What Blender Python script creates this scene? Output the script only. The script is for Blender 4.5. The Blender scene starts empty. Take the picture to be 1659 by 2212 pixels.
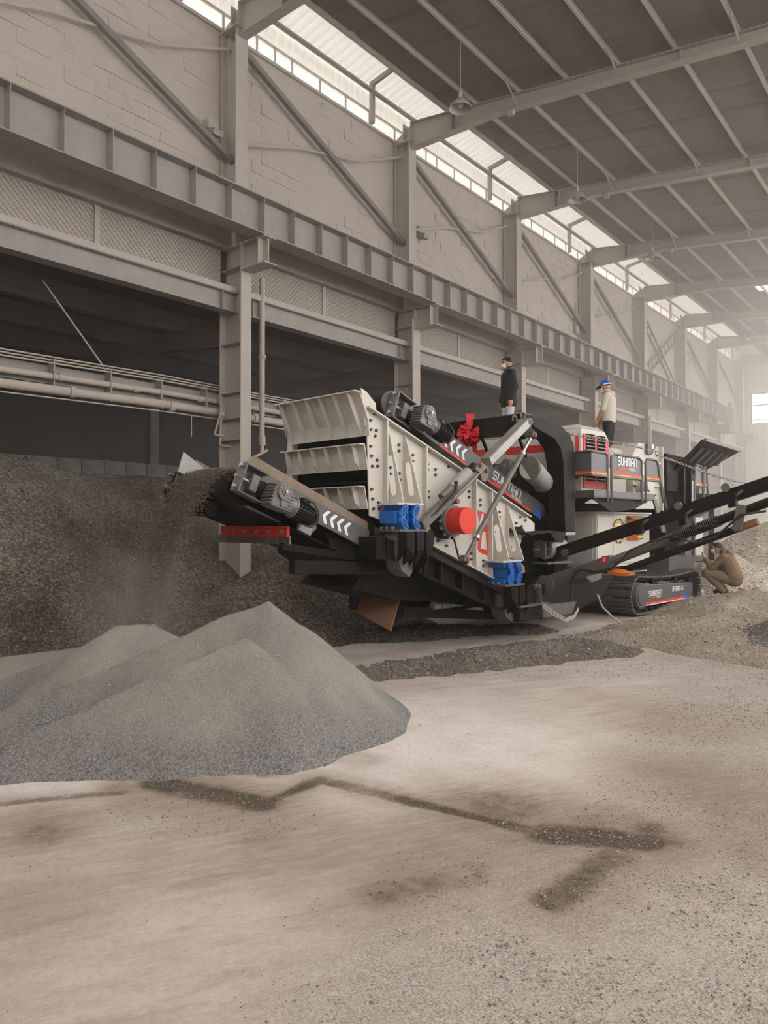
import bpy, bmesh, math, random
import numpy as np
from mathutils import Vector, Matrix, noise as mnoise

# ------------------------------------------------------------------ camera, world, exposure
scene = bpy.context.scene
COL = scene.collection
random.seed(7)
rng = np.random.default_rng(7)

cam_d = bpy.data.cameras.new('camera')
cam = bpy.data.objects.new('camera', cam_d)
COL.objects.link(cam)
cam_d.sensor_fit = 'VERTICAL'
cam_d.sensor_height = 24.0
cam_d.lens = 24.0 * 1580.0 / 2212.0
cam_d.clip_end = 300
cam.location = (0, 0, 1.65)
cam.rotation_euler = (math.radians(90 + 0.87), 0, math.radians(39.35))
scene.camera = cam

world = bpy.data.worlds.new('overcast_sky')
scene.world = world
world.use_nodes = True
bgn = world.node_tree.nodes['Background']
bgn.inputs[0].default_value = (1.0, 0.965, 0.925, 1)
bgn.inputs[1].default_value = 1.0

vs = scene.view_settings
vs.view_transform = 'Standard'
vs.look = 'None'
vs.gamma = 1.0
vs.use_curve_mapping = False
vs.exposure = 2.2
scene.cycles.use_denoising = True
scene.cycles.max_bounces = 8
scene.cycles.diffuse_bounces = 5
scene.cycles.glossy_bounces = 3
scene.cycles.transmission_bounces = 4
scene.cycles.volume_bounces = 3
scene.cycles.sample_clamp_indirect = 6

# ------------------------------------------------------------------ materials
MATS = {}
def mat(name, col, rough=0.6, metal=0.0, col2=None, scale=6.0, amt=0.5, bump=0.0, bscale=40.0, dust=0.0, dustcol=(0.50, 0.45, 0.40), spec=0.4):
    m = bpy.data.materials.new(name)
    m.use_nodes = True
    nt = m.node_tree
    N, L = nt.nodes, nt.links
    b = N['Principled BSDF']
    b.inputs['Roughness'].default_value = rough
    b.inputs['Metallic'].default_value = metal
    b.inputs['Specular IOR Level'].default_value = spec
    b.inputs['Base Color'].default_value = (*col, 1)
    tc = N.new('ShaderNodeTexCoord')
    out = None
    if col2 is not None:
        n = N.new('ShaderNodeTexNoise'); n.inputs['Scale'].default_value = scale
        n.inputs['Detail'].default_value = 6; n.inputs['Roughness'].default_value = 0.65
        L.new(tc.outputs['Object'], n.inputs['Vector'])
        r = N.new('ShaderNodeMapRange'); r.inputs[1].default_value = 0.5 - amt * 0.5; r.inputs[2].default_value = 0.5 + amt * 0.5
        L.new(n.outputs[0], r.inputs[0])
        mx = N.new('ShaderNodeMix'); mx.data_type = 'RGBA'
        mx.inputs[6].default_value = (*col, 1); mx.inputs[7].default_value = (*col2, 1)
        L.new(r.outputs[0], mx.inputs[0]); out = mx.outputs[2]
    if dust > 0:
        g = N.new('ShaderNodeNewGeometry'); s = N.new('ShaderNodeSeparateXYZ')
        L.new(g.outputs['Normal'], s.inputs[0])
        r2 = N.new('ShaderNodeMapRange'); r2.inputs[1].default_value = -0.2; r2.inputs[2].default_value = 1.0
        r2.inputs[3].default_value = dust * 0.18; r2.inputs[4].default_value = dust
        L.new(s.outputs[2], r2.inputs[0])
        n2 = N.new('ShaderNodeTexNoise'); n2.inputs['Scale'].default_value = 5; n2.inputs['Detail'].default_value = 5
        L.new(tc.outputs['Object'], n2.inputs['Vector'])
        mu = N.new('ShaderNodeMath'); mu.operation = 'MULTIPLY'
        r3 = N.new('ShaderNodeMapRange'); r3.inputs[1].default_value = 0.3; r3.inputs[2].default_value = 0.7; r3.inputs[3].default_value = 0.4; r3.inputs[4].default_value = 1.3
        L.new(n2.outputs[0], r3.inputs[0]); L.new(r2.outputs[0], mu.inputs[0]); L.new(r3.outputs[0], mu.inputs[1])
        mx2 = N.new('ShaderNodeMix'); mx2.data_type = 'RGBA'; mx2.clamp_factor = True
        L.new(mu.outputs[0], mx2.inputs[0])
        if out is not None: L.new(out, mx2.inputs[6])
        else: mx2.inputs[6].default_value = (*col, 1)
        mx2.inputs[7].default_value = (*dustcol, 1)
        out = mx2.outputs[2]
    if out is not None:
        L.new(out, b.inputs['Base Color'])
    if bump > 0:
        n3 = N.new('ShaderNodeTexNoise'); n3.inputs['Scale'].default_value = bscale; n3.inputs['Detail'].default_value = 5
        L.new(tc.outputs['Object'], n3.inputs['Vector'])
        bp = N.new('ShaderNodeBump'); bp.inputs['Strength'].default_value = bump; bp.inputs['Distance'].default_value = 0.02
        L.new(n3.outputs[0], bp.inputs['Height']); L.new(bp.outputs[0], b.inputs['Normal'])
    MATS[name] = m
    return m

def gravel_mat(name, c1, c2, c3, vscale, bump, dist, big=0.6, patch=None, toe=None):
    """broken stone: cells of three tones, grainy relief, broad tonal drift"""
    m = bpy.data.materials.new(name); m.use_nodes = True
    N, L = m.node_tree.nodes, m.node_tree.links
    b = N['Principled BSDF']; b.inputs['Roughness'].default_value = 0.95; b.inputs['Specular IOR Level'].default_value = 0.15
    tc = N.new('ShaderNodeTexCoord')
    v = N.new('ShaderNodeTexVoronoi'); v.inputs['Scale'].default_value = vscale
    L.new(tc.outputs['Object'], v.inputs['Vector'])
    sep = N.new('ShaderNodeSeparateColor'); L.new(v.outputs['Color'], sep.inputs[0])
    cr = N.new('ShaderNodeValToRGB')
    e = cr.color_ramp.elements
    e[0].position = 0.0; e[0].color = (*c1, 1); e[1].position = 1.0; e[1].color = (*c3, 1)
    k = e.new(0.55); k.color = (*c2, 1)
    L.new(sep.outputs[0], cr.inputs[0])
    n = N.new('ShaderNodeTexNoise'); n.inputs['Scale'].default_value = big; n.inputs['Detail'].default_value = 7; n.inputs['Roughness'].default_value = 0.6
    L.new(tc.outputs['Object'], n.inputs['Vector'])
    r = N.new('ShaderNodeMapRange'); r.inputs[1].default_value = 0.35; r.inputs[2].default_value = 0.68
    L.new(n.outputs[0], r.inputs[0])
    mx = N.new('ShaderNodeMix'); mx.data_type = 'RGBA'; mx.blend_type = 'MULTIPLY'
    mx.inputs[0].default_value = 1.0
    cr2 = N.new('ShaderNodeValToRGB'); cr2.color_ramp.elements[0].color = (*(patch or (0.72, 0.68, 0.62)), 1); cr2.color_ramp.elements[1].color = (1.12, 1.1, 1.06, 1)
    L.new(r.outputs[0], cr2.inputs[0])
    L.new(cr.outputs[0], mx.inputs[6]); L.new(cr2.outputs[0], mx.inputs[7])
    outc = mx.outputs[2]
    if toe:   # coarser, bluer stone has rolled down to the foot of the pile
        sx = N.new('ShaderNodeSeparateXYZ'); L.new(tc.outputs['Object'], sx.inputs[0])
        ad = N.new('ShaderNodeMath'); ad.operation = 'MULTIPLY_ADD'; ad.inputs[1].default_value = 0.9; L.new(n.outputs[0], ad.inputs[0]); L.new(sx.outputs[2], ad.inputs[2])
        rz_ = N.new('ShaderNodeMapRange'); rz_.inputs[1].default_value = 0.46; rz_.inputs[2].default_value = 0.84; rz_.inputs[3].default_value = 1.0; rz_.inputs[4].default_value = 0.0
        L.new(ad.outputs[0], rz_.inputs[0])
        v2 = N.new('ShaderNodeTexVoronoi'); v2.inputs['Scale'].default_value = vscale * 0.55; L.new(tc.outputs['Object'], v2.inputs['Vector'])
        s2 = N.new('ShaderNodeSeparateColor'); L.new(v2.outputs['Color'], s2.inputs[0])
        c5 = N.new('ShaderNodeValToRGB'); c5.color_ramp.elements[0].color = (*[q * 0.55 for q in toe], 1); c5.color_ramp.elements[1].color = (*[q * 1.5 for q in toe], 1)
        L.new(s2.outputs[1], c5.inputs[0])
        m5 = N.new('ShaderNodeMix'); m5.data_type = 'RGBA'; L.new(rz_.outputs[0], m5.inputs[0]); L.new(outc, m5.inputs[6]); L.new(c5.outputs[0], m5.inputs[7]); outc = m5.outputs[2]
    L.new(outc, b.inputs['Base Color'])
    n2 = N.new('ShaderNodeTexNoise'); n2.inputs['Scale'].default_value = vscale * 0.8; n2.inputs['Detail'].default_value = 3
    L.new(tc.outputs['Object'], n2.inputs['Vector'])
    bp = N.new('ShaderNodeBump'); bp.inputs['Strength'].default_value = bump; bp.inputs['Distance'].default_value = dist
    L.new(n2.outputs[0], bp.inputs['Height']); L.new(bp.outputs[0], b.inputs['Normal'])
    MATS[name] = m
    return m

mat('column_paint', (0.375, 0.343, 0.315), 0.75, col2=(0.47, 0.43, 0.39), scale=1.6, amt=0.6, dust=0.5, dustcol=(0.58, 0.52, 0.46))
mat('girder_paint', (0.265, 0.253, 0.24), 0.7, col2=(0.325, 0.308, 0.29), scale=1.2, amt=0.6, dust=0.45, dustcol=(0.58, 0.52, 0.46))
mat('brace_paint', (0.17, 0.16, 0.15), 0.7, col2=(0.22, 0.205, 0.19), scale=2, dust=0.3)
mat('rafter_paint', (0.42, 0.385, 0.35), 0.75, col2=(0.36, 0.33, 0.30), scale=1.0, amt=0.7, dust=0.3)
mat('block_plaster', (0.50, 0.45, 0.405), 0.9, col2=(0.43, 0.385, 0.345), scale=1.3, amt=0.6, bump=0.35, bscale=14)
mat('lath_plaster', (0.47, 0.42, 0.375), 0.92, col2=(0.40, 0.36, 0.32), scale=3, amt=0.6, bump=0.6, bscale=18)
mat('wire', (0.33, 0.30, 0.27), 0.7)
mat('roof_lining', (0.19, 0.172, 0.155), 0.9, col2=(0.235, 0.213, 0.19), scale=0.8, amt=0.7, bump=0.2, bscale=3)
mat('purlin_paint', (0.42, 0.385, 0.36), 0.7)
mat('end_cladding', (0.60, 0.56, 0.53), 0.8, col2=(0.54, 0.50, 0.47), scale=0.5, amt=0.7)
mat('annex_dark', (0.085, 0.078, 0.07), 0.9, col2=(0.11, 0.10, 0.09), scale=0.8)  # colour darkened to deepen the shade of the side bay
mat('annex_steel', (0.14, 0.128, 0.115), 0.8, col2=(0.17, 0.155, 0.14), scale=1.5)  # darker steel than the hall girders, side bay shade put into the colour
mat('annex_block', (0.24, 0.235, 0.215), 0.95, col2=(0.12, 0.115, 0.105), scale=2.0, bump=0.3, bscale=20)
mat('dusty_pipe', (0.52, 0.46, 0.41), 0.8, col2=(0.44, 0.39, 0.345), scale=4, bump=0.25, bscale=30)
mat('window_frame', (0.50, 0.49, 0.48), 0.5)
mat('dark_frame', (0.10, 0.10, 0.11), 0.5)
mat('lamp_grey', (0.42, 0.38, 0.34), 0.5)
mat('cream_paint', (0.60, 0.575, 0.525), 0.42, col2=(0.56, 0.535, 0.485), scale=2.5, amt=0.5, dust=0.25)
mat('black_paint', (0.0065, 0.0065, 0.007), 0.5, dust=0.045, dustcol=(0.25, 0.22, 0.20), spec=0.16)
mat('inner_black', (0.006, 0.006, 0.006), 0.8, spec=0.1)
mat('grey_paint', (0.085, 0.085, 0.092), 0.38, col2=(0.10, 0.10, 0.105), scale=3, dust=0.18)
mat('signal_red', (0.62, 0.022, 0.02), 0.45, dust=0.12)
mat('cap_red', (0.72, 0.045, 0.028), 0.4)
mat('orange_paint', (0.80, 0.20, 0.03), 0.5)
mat('mount_blue', (0.003, 0.135, 0.50), 0.42, dust=0.03)
mat('hole_dark', (0.004, 0.02, 0.07), 0.8)
mat('decal_white', (0.82, 0.82, 0.82), 0.5)
mat('decal_red', (0.80, 0.06, 0.03), 0.5)
mat('decal_yellow', (0.80, 0.55, 0.10), 0.5)
mat('decal_blue', (0.02, 0.12, 0.75), 0.5)
mat('decal_green', (0.02, 0.32, 0.12), 0.5)
mat('gearbox_grey', (0.15, 0.15, 0.155), 0.45, metal=0.3, col2=(0.17, 0.167, 0.16), scale=8, dust=0.2)
mat('motor_black', (0.009, 0.009, 0.0095), 0.35, dust=0.06, dustcol=(0.35, 0.32, 0.29), spec=0.3)
mat('steel', (0.48, 0.47, 0.45), 0.35, metal=0.85, dust=0.2)
mat('galvanised', (0.33, 0.33, 0.32), 0.42, metal=0.6, col2=(0.23, 0.235, 0.235), scale=6, dust=0.4)
mat('bolt_steel', (0.13, 0.125, 0.12), 0.4, metal=0.7)
mat('rubber', (0.010, 0.0095, 0.009), 0.8, dust=0.10, dustcol=(0.20, 0.17, 0.14), spec=0.1)
mat('worn_skirt', (0.16, 0.105, 0.07), 0.85, col2=(0.30, 0.24, 0.18), scale=9, amt=0.7, dust=0.3)
mat('plain_steel', (0.10, 0.095, 0.09), 0.5, metal=0.3, col2=(0.16, 0.15, 0.14), scale=7, dust=0.22)
mat('roller_grey', (0.36, 0.355, 0.345), 0.55, col2=(0.28, 0.275, 0.265), scale=5, dust=0.25)
mat('hose', (0.012, 0.012, 0.012), 0.45, dust=0.12)
mat('pale_hose', (0.42, 0.40, 0.35), 0.6)
mat('wood', (0.42, 0.25, 0.13), 0.8, col2=(0.30, 0.17, 0.09), scale=12)
mat('rust_plate', (0.30, 0.13, 0.07), 0.9, col2=(0.20, 0.12, 0.085), scale=6, amt=0.8, bump=0.3)
mat('ribbon_red', (0.62, 0.008, 0.025), 0.5)
mat('window_dark', (0.02, 0.021, 0.023), 0.15)
mat('skin', (0.52, 0.29, 0.19), 0.55)
mat('hair', (0.012, 0.010, 0.009), 0.6)
mat('jacket_black', (0.014, 0.014, 0.015), 0.8, col2=(0.022, 0.022, 0.023), scale=20)
mat('trousers_light', (0.50, 0.50, 0.54), 0.85)
mat('sweater_cream', (0.58, 0.545, 0.48), 0.9, col2=(0.52, 0.485, 0.43), scale=12)
mat('trousers_black', (0.018, 0.018, 0.02), 0.85)
mat('jacket_brown', (0.215, 0.145, 0.09), 0.85, col2=(0.175, 0.115, 0.07), scale=7)
mat('trousers_khaki', (0.23, 0.175, 0.105), 0.88, col2=(0.19, 0.14, 0.085), scale=7)
mat('mask_white', (0.80, 0.81, 0.82), 0.8)
mat('helmet_blue', (0.01, 0.13, 0.60), 0.3)
mat('shoe', (0.02, 0.018, 0.017), 0.6)
mat('falling_stone', (0.185, 0.158, 0.128), 0.95)

gravel_mat('fines', (0.25, 0.229, 0.216), (0.315, 0.292, 0.278), (0.395, 0.368, 0.352), 190, 0.7, 0.02, big=1.4, patch=(0.82, 0.80, 0.78), toe=(0.222, 0.219, 0.220))
gravel_mat('coarse_heap', (0.10, 0.09, 0.079), (0.18, 0.16, 0.141), (0.33, 0.295, 0.262), 34, 0.9, 0.05, big=0.55, patch=(0.52, 0.48, 0.44))
gravel_mat('windrow_gravel', (0.12, 0.11, 0.10), (0.19, 0.172, 0.155), (0.32, 0.295, 0.27), 55, 0.9, 0.035, big=1.2)
gravel_mat('pale_heap', (0.38, 0.335, 0.29), (0.52, 0.467, 0.41), (0.68, 0.62, 0.56), 22, 0.9, 0.07, big=0.5)
gravel_mat('brown_gravel', (0.255, 0.222, 0.195), (0.37, 0.328, 0.29), (0.51, 0.462, 0.415), 60, 0.8, 0.035, big=1.0, patch=(0.70, 0.65, 0.58))
gravel_mat('blue_gravel', (0.15, 0.152, 0.156), (0.23, 0.232, 0.235), (0.35, 0.35, 0.345), 50, 0.8, 0.035, big=1.0)

def translucent(name, col, share):
    m = bpy.data.materials.new(name); m.use_nodes = True
    N, L = m.node_tree.nodes, m.node_tree.links
    N.remove(N['Principled BSDF'])
    d = N.new('ShaderNodeBsdfDiffuse'); d.inputs[0].default_value = (*col, 1)
    t = N.new('ShaderNodeBsdfTranslucent'); t.inputs[0].default_value = (*col, 1)
    mx = N.new('ShaderNodeMixShader'); mx.inputs[0].default_value = share
    L.new(d.outputs[0], mx.inputs[1]); L.new(t.outputs[0], mx.inputs[2]); L.new(mx.outputs[0], N['Material Output'].inputs[0])
    MATS[name] = m
translucent('skylight_sheet', (0.80, 0.78, 0.745), 0.16)
translucent('clear_sheet', (0.97, 0.96, 0.94), 0.93)
translucent('frosted_pane', (0.95, 0.91, 0.85), 0.62)
def clear_glass():
    m = bpy.data.materials.new('clear_glass'); m.use_nodes = True
    N, L = m.node_tree.nodes, m.node_tree.links
    N.remove(N['Principled BSDF'])
    t = N.new('ShaderNodeBsdfTransparent'); t.inputs[0].default_value = (0.95, 0.97, 0.97, 1)
    g = N.new('ShaderNodeBsdfGlossy'); g.inputs['Roughness'].default_value = 0.05
    mx = N.new('ShaderNodeMixShader'); mx.inputs[0].default_value = 0.06
    L.new(t.outputs[0], mx.inputs[1]); L.new(g.outputs[0], mx.inputs[2]); L.new(mx.outputs[0], N['Material Output'].inputs[0])
    MATS['clear_glass'] = m
clear_glass()

# ------------------------------------------------------------------ mesh helpers
def V(*p): return Vector(p)
class MB:
    def __init__(s): s.v = []; s.f = []
    def add(s, vs_, fs_):
        o = len(s.v); s.v += [tuple(p) for p in vs_]; s.f += [tuple(i + o for i in f) for f in fs_]; return s
    def box(s, x0, x1, y0, y1, z0, z1):
        return s.add([(x0,y0,z0),(x1,y0,z0),(x1,y1,z0),(x0,y1,z0),(x0,y0,z1),(x1,y0,z1),(x1,y1,z1),(x0,y1,z1)],
                     [(0,3,2,1),(4,5,6,7),(0,1,5,4),(1,2,6,5),(2,3,7,6),(3,0,4,7)])
    def obox(s, c, ax, ay, az):
        """box about c with half-axis vectors"""
        c, ax, ay, az = Vector(c), Vector(ax), Vector(ay), Vector(az)
        P = [c + sx*ax + sy*ay + sz*az for sz in (-1,1) for sx, sy in ((-1,-1),(1,-1),(1,1),(-1,1))]
        return s.add(P, [(0,3,2,1),(4,5,6,7),(0,1,5,4),(1,2,6,5),(2,3,7,6),(3,0,4,7)])
    def beam(s, p, q, w, h, up=(0,0,1)):
        p, q = Vector(p), Vector(q); d = (q - p)
        if d.length < 1e-6: return s
        dn = d.normalized(); side = dn.cross(Vector(up))
        if side.length < 1e-4: side = dn.cross(Vector((1,0,0)))
        side.normalize(); u = side.cross(dn)
        return s.obox((p + q) / 2, d / 2, side * w / 2, u * h / 2)
    def cyl(s, p, q, r, r2=None, n=16, caps=True):
        p, q = Vector(p), Vector(q); r2 = r if r2 is None else r2
        d = (q - p).normalized(); a = d.orthogonal().normalized(); b = d.cross(a)
        P = [p + (a*math.cos(t) + b*math.sin(t)) * r for t in [2*math.pi*i/n for i in range(n)]] + \
            [q + (a*math.cos(t) + b*math.sin(t)) * r2 for t in [2*math.pi*i/n for i in range(n)]]
        F = [(i, (i+1) % n, n + (i+1) % n, n + i) for i in range(n)]
        if caps: F += [tuple(reversed(range(n))), tuple(range(n, 2*n))]
        return s.add(P, F)
    def rings(s, rings, closed_ends=True):
        n = len(rings[0]); P = [p for r in rings for p in r]; F = []
        for k in range(len(rings) - 1):
            for i in range(n):
                F.append((k*n+i, k*n+(i+1)%n, (k+1)*n+(i+1)%n, (k+1)*n+i))
        if closed_ends: F += [tuple(reversed(range(n))), tuple(range((len(rings)-1)*n, len(rings)*n))]
        return s.add(P, F)
    def tube(s, path, r, n=8):
        path = [Vector(p) for p in path]; R = []; a = None
        for i, p in enumerate(path):
            d = (path[min(i+1, len(path)-1)] - path[max(i-1, 0)]).normalized()
            a = d.orthogonal().normalized() if a is None else (a - d * a.dot(d)).normalized()
            b = d.cross(a); rr = r[i] if isinstance(r, (list, tuple)) else r
            R.append([p + (a*math.cos(2*math.pi*k/n) + b*math.sin(2*math.pi*k/n)) * rr for k in range(n)])
        return s.rings(R)
    def prism(s, poly, ext):
        """closed outline of 3-D points pushed along ext"""
        P = [Vector(p) for p in poly]; e = Vector(ext); n = len(P)
        return s.add(P + [p + e for p in P], [tuple(range(n)), tuple(reversed(range(n, 2*n)))] + [(i, n+i, n+(i+1)%n, (i+1)%n) for i in range(n)])
    def sphere(s, c, rx, ry=None, rz=None, n=12, m=8):
        ry = rx if ry is None else ry; rz = rx if rz is None else rz; c = Vector(c)
        P = [c + Vector((0,0,-rz))]; F = []
        for j in range(1, m):
            ph = -math.pi/2 + math.pi*j/m
            for i in range(n):
                t = 2*math.pi*i/n
                P.append(c + Vector((rx*math.cos(ph)*math.cos(t), ry*math.cos(ph)*math.sin(t), rz*math.sin(ph))))
        P.append(c + Vector((0,0,rz)))
        for i in range(n): F.append((0, 1+(i+1)%n, 1+i))
        for j in range(m-2):
            for i in range(n):
                F.append((1+j*n+i, 1+j*n+(i+1)%n, 1+(j+1)*n+(i+1)%n, 1+(j+1)*n+i))
        t = len(P)-1; o = 1+(m-2)*n
        for i in range(n): F.append((o+i, o+(i+1)%n, t))
        return s.add(P, F)
    def mesh(s, name, m, smooth=False, fix=True):
        me = bpy.data.meshes.new(name); me.from_pydata(s.v, [], s.f)
        if fix:
            bm = bmesh.new(); bm.from_mesh(me); bmesh.ops.recalc_face_normals(bm, faces=bm.faces); bm.to_mesh(me); bm.free()
        if m: me.materials.append(MATS[m] if isinstance(m, str) else m)
        if smooth:
            me.shade_smooth()
            try: me.set_sharp_from_angle(angle=math.radians(40))
            except Exception: pass
        return me
    def build(s, name, m, parent=None, smooth=False, bevel=0.0, label=None, fix=True):
        o = bpy.data.objects.new(name, s.mesh(name, m, smooth, fix)); COL.objects.link(o)
        if parent is not None: o.parent = parent
        if bevel > 0:
            bv = o.modifiers.new('edge', 'BEVEL'); bv.width = bevel; bv.segments = 1; bv.limit_method = 'ANGLE'
        if label: o['label'] = label
        return o
def tag(o, label, cat, group=None):
    o['label'] = label; o['category'] = cat
    if group: o['group'] = group
    return o
def struct(o, label=None):
    o['kind'] = 'structure'
    if label: o['label'] = label
    return o
def stuff(o, label=None, cat=None):
    o['kind'] = 'stuff'
    if label: o['label'] = label
    if cat: o['category'] = cat
    return o
def empty(name, loc=(0,0,0), rz=0.0, label=None, cat=None, group=None):
    o = bpy.data.objects.new(name, None); COL.objects.link(o); o.location = loc; o.rotation_euler = (0, 0, rz)
    o.empty_display_size = 0.2
    if label: tag(o, label, cat, group)
    return o
def inst(src_mesh, name, parent=None, loc=(0,0,0), rot=None, scale=None):
    o = bpy.data.objects.new(name, src_mesh); COL.objects.link(o); o.location = loc
    if rot is not None: o.rotation_euler = rot
    if scale is not None: o.scale = scale
    if parent is not None: o.parent = parent
    return o
def copy_tree(o, parent=None, off=(0,0,0)):
    c = o.copy(); COL.objects.link(c); c.parent = parent
    if parent is None: c.location = Vector(o.location) + Vector(off)
    for ch in o.children: copy_tree(ch, c)
    return c
ORD = ['first', 'second', 'third', 'fourth', 'fifth', 'sixth', 'seventh', 'eighth', 'ninth', 'tenth', 'eleventh', 'twelfth', 'thirteenth', 'fourteenth', 'fifteenth', 'sixteenth']

# ------------------------------------------------------------------ the hall
CY = [10.0 + 6.0 * k for k in range(8)]          # column lines along the wall
YEND = 52.5
def roof_z(x): return 12.95 - 0.13 * (x + 12.6)

# block wall above the crane girder, with its course of blocks standing proud
mb = MB(); mb.box(-12.95, -12.65, 1.0, YEND, 7.55, 12.28)
wall_left = struct(mb.build('wall_left', 'block_plaster'), 'dusty beige block wall above the crane girder')
def block_mesh(seed):
    r = random.Random(seed); b = MB()
    P = [[0, -.29, -.135], [.02, -.29, -.135], [.02, .29, -.135], [0, .29, -.135], [0, -.29, .135], [.02, -.29, .135], [.02, .29, .135], [0, .29, .135]]
    for i in (1, 2, 5, 6):
        P[i][0] += r.uniform(-.010, .012); P[i][1] += r.uniform(-.02, .02); P[i][2] += r.uniform(-.012, .012)
    b.add(P, [(0,3,2,1),(4,5,6,7),(0,1,5,4),(1,2,6,5),(2,3,7,6),(3,0,4,7)])
    return b.mesh('block', 'block_plaster')
BLK = [block_mesh(i) for i in range(7)]
n = 0
for bay in range(-1, 4):
    y0 = 10 + 6 * bay
    for row in range(13):
        z = 8.55 + row * 0.285
        for c in range(10):
            y = y0 + 0.45 + (c + (0.5 if row % 2 else 0)) * 0.56
            if y < 4.6 or y > y0 + 5.7 or n >= 300: continue
            if random.random() < 0.50: continue
            inst(BLK[random.randrange(7)], 'block', wall_left, (-12.655 - random.uniform(0.0, 0.006), y, z)); n += 1
# lintel strip at the wall head
struct(MB().box(-12.97, -12.58, 1.0, YEND, 12.24, 12.31).build('trim_1', 'column_paint'), 'sill strip along the head of the block wall')

# panels between crane girder and lower beam, faced with wire lath
wire_mb = MB()
for d in (1, -1):
    k = -1.0
    while k < 5.7:
        pts = []
        for t in (0.0, 0.86):
            pts.append((0, k + t if d > 0 else k + 0.86 - t, t))
        a, b_ = Vector(pts[0]), Vector(pts[1])
        def clip(a, b_):
            dy = b_.y - a.y
            t0, t1 = 0.0, 1.0
            for lim, sgn in ((0.0, 1), (5.6, -1)):
                fa = (a.y - lim) * sgn; fb = (b_.y - lim) * sgn
                if fa < 0 and fb < 0: return None
                if fa < 0: t0 = max(t0, fa / (fa - fb))
                elif fb < 0: t1 = min(t1, fa / (fa - fb))
            return a.lerp(b_, t0), a.lerp(b_, t1)
        c = clip(a, b_)
        if c and (c[1] - c[0]).length > 0.05: wire_mb.beam(c[0], c[1], 0.012, 0.012, up=(1, 0, 0))
        k += 0.115
WIRE = wire_mb.mesh('wire_lath', 'wire', fix=False)
for i in range(-1, 7):
    y0 = 10 + 6 * i; ya = max(y0 + 0.16, 1.0); yb = min(y0 + 5.84, YEND)
    w = struct(MB().box(-12.95, -12.6, ya - .16, yb + .16, 6.5, 7.56).build('wall_left_panel', 'lath_plaster'), 'rough plastered panel with wire lath under the crane girder')
    if i < 4:
        o = stuff(inst(WIRE, 'wire_lath', w, (-12.595, y0 + 0.2, 6.66)))
    MB().box(-12.6, -12.56, y0 + 2.95, y0 + 3.05, 6.6, 7.56).build('mullion', 'column_paint', w)
    b = MB().box(-12.6, -12.42, ya - .16, yb + .16, 7.5, 8.05)
    b.build('tie_band', 'girder_paint', w)

# steel columns: web, flanges, stiffener plates, bracket for the crane girder
def column(y):
    r = empty('steel_column', (-12.3, y, 0))
    X = lambda v: v + 12.3
    P = lambda nm, x0, x1, y0, y1, z0, z1, m='column_paint': MB().box(X(x0), X(x1), y0, y1, z0, z1).build(nm, m, r)
    P('web', -12.6, -12.12, -.008, .008, 7.5, 12.15); P('flange', -12.12, -12.1, -.165, .165, 7.5, 12.15); P('flange', -12.62, -12.6, -.165, .165, 0, 12.15)
    P('web', -12.6, -11.97, -.008, .008, 0, 7.5); P('flange', -11.97, -11.945, -.14, .14, 0, 7.5)
    for z in (7.5, 7.03, 5.45, 4.40, 3.86, 3.40): P('stiffener', -12.6, -11.97, -.15, .15, z - .008, z + .008)
    P('bracket_plate', -11.945, -11.18, -.17, .17, 6.93, 6.955); P('bracket_plate', -11.945, -11.2, -.17, .17, 7.48, 7.5)
    P('bracket_web', -11.945, -11.25, -.01, .01, 6.955, 7.48); P('bracket_rib', -11.42, -11.40, -.15, .15, 6.955, 7.48)
    P('cap_plate', -12.66, -12.05, -.2, .2, 12.15, 12.175)
    return r
WHERE = ['behind the lower conveyor head', 'behind the upper conveyor drive', 'behind the man in the black jacket', 'left of the man in the blue cap', 'right of the man in the blue cap', 'beside the ladder-like brace', 'nearest the end wall', 'in the far corner']
c0 = column(CY[0])
for k, y in enumerate(CY):
    o = c0 if k == 0 else copy_tree(c0, None, (0, y - CY[0], 0))
    tag(o, 'dusty steel column, %s from the left, %s' % (ORD[k], WHERE[k]), 'column', 'steel columns along the left wall')

# crane girder on the brackets
g = empty('crane_girder', (-11.4, 24, 7.5), 0, 'long steel crane girder with upright stiffeners running along the wall', 'girder')
def gp(nm, x0, x1, y0, y1, z0, z1, m='girder_paint'): return MB().box(x0, x1, y0 - 24, y1 - 24, z0, z1).build(nm, m, g)
Y0, Y1 = 1.0, 45.7
gp('web', -.006, .006, Y0, Y1, .02, .76); gp('bottom_flange', -.21, .21, Y0, Y1, 0, .022); gp('top_flange', -.21, .21, Y0, Y1, .74, .765)
gp('rail', -.04, .04, Y0, Y1, .765, .85); gp('rail_pad', -.14, .14, Y0, Y1, .765, .785)
ST = MB().box(0.006, .20, -.006, .006, .022, .74).mesh('stiffener', 'girder_paint')
y = 2.35
while y < Y1:
    inst(ST, 'stiffener', g, (0, y - 24, 0)); y += 0.8335
gp('end_stop', -.1, .1, Y1 - .1, Y1, .76, 1.15)

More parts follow.
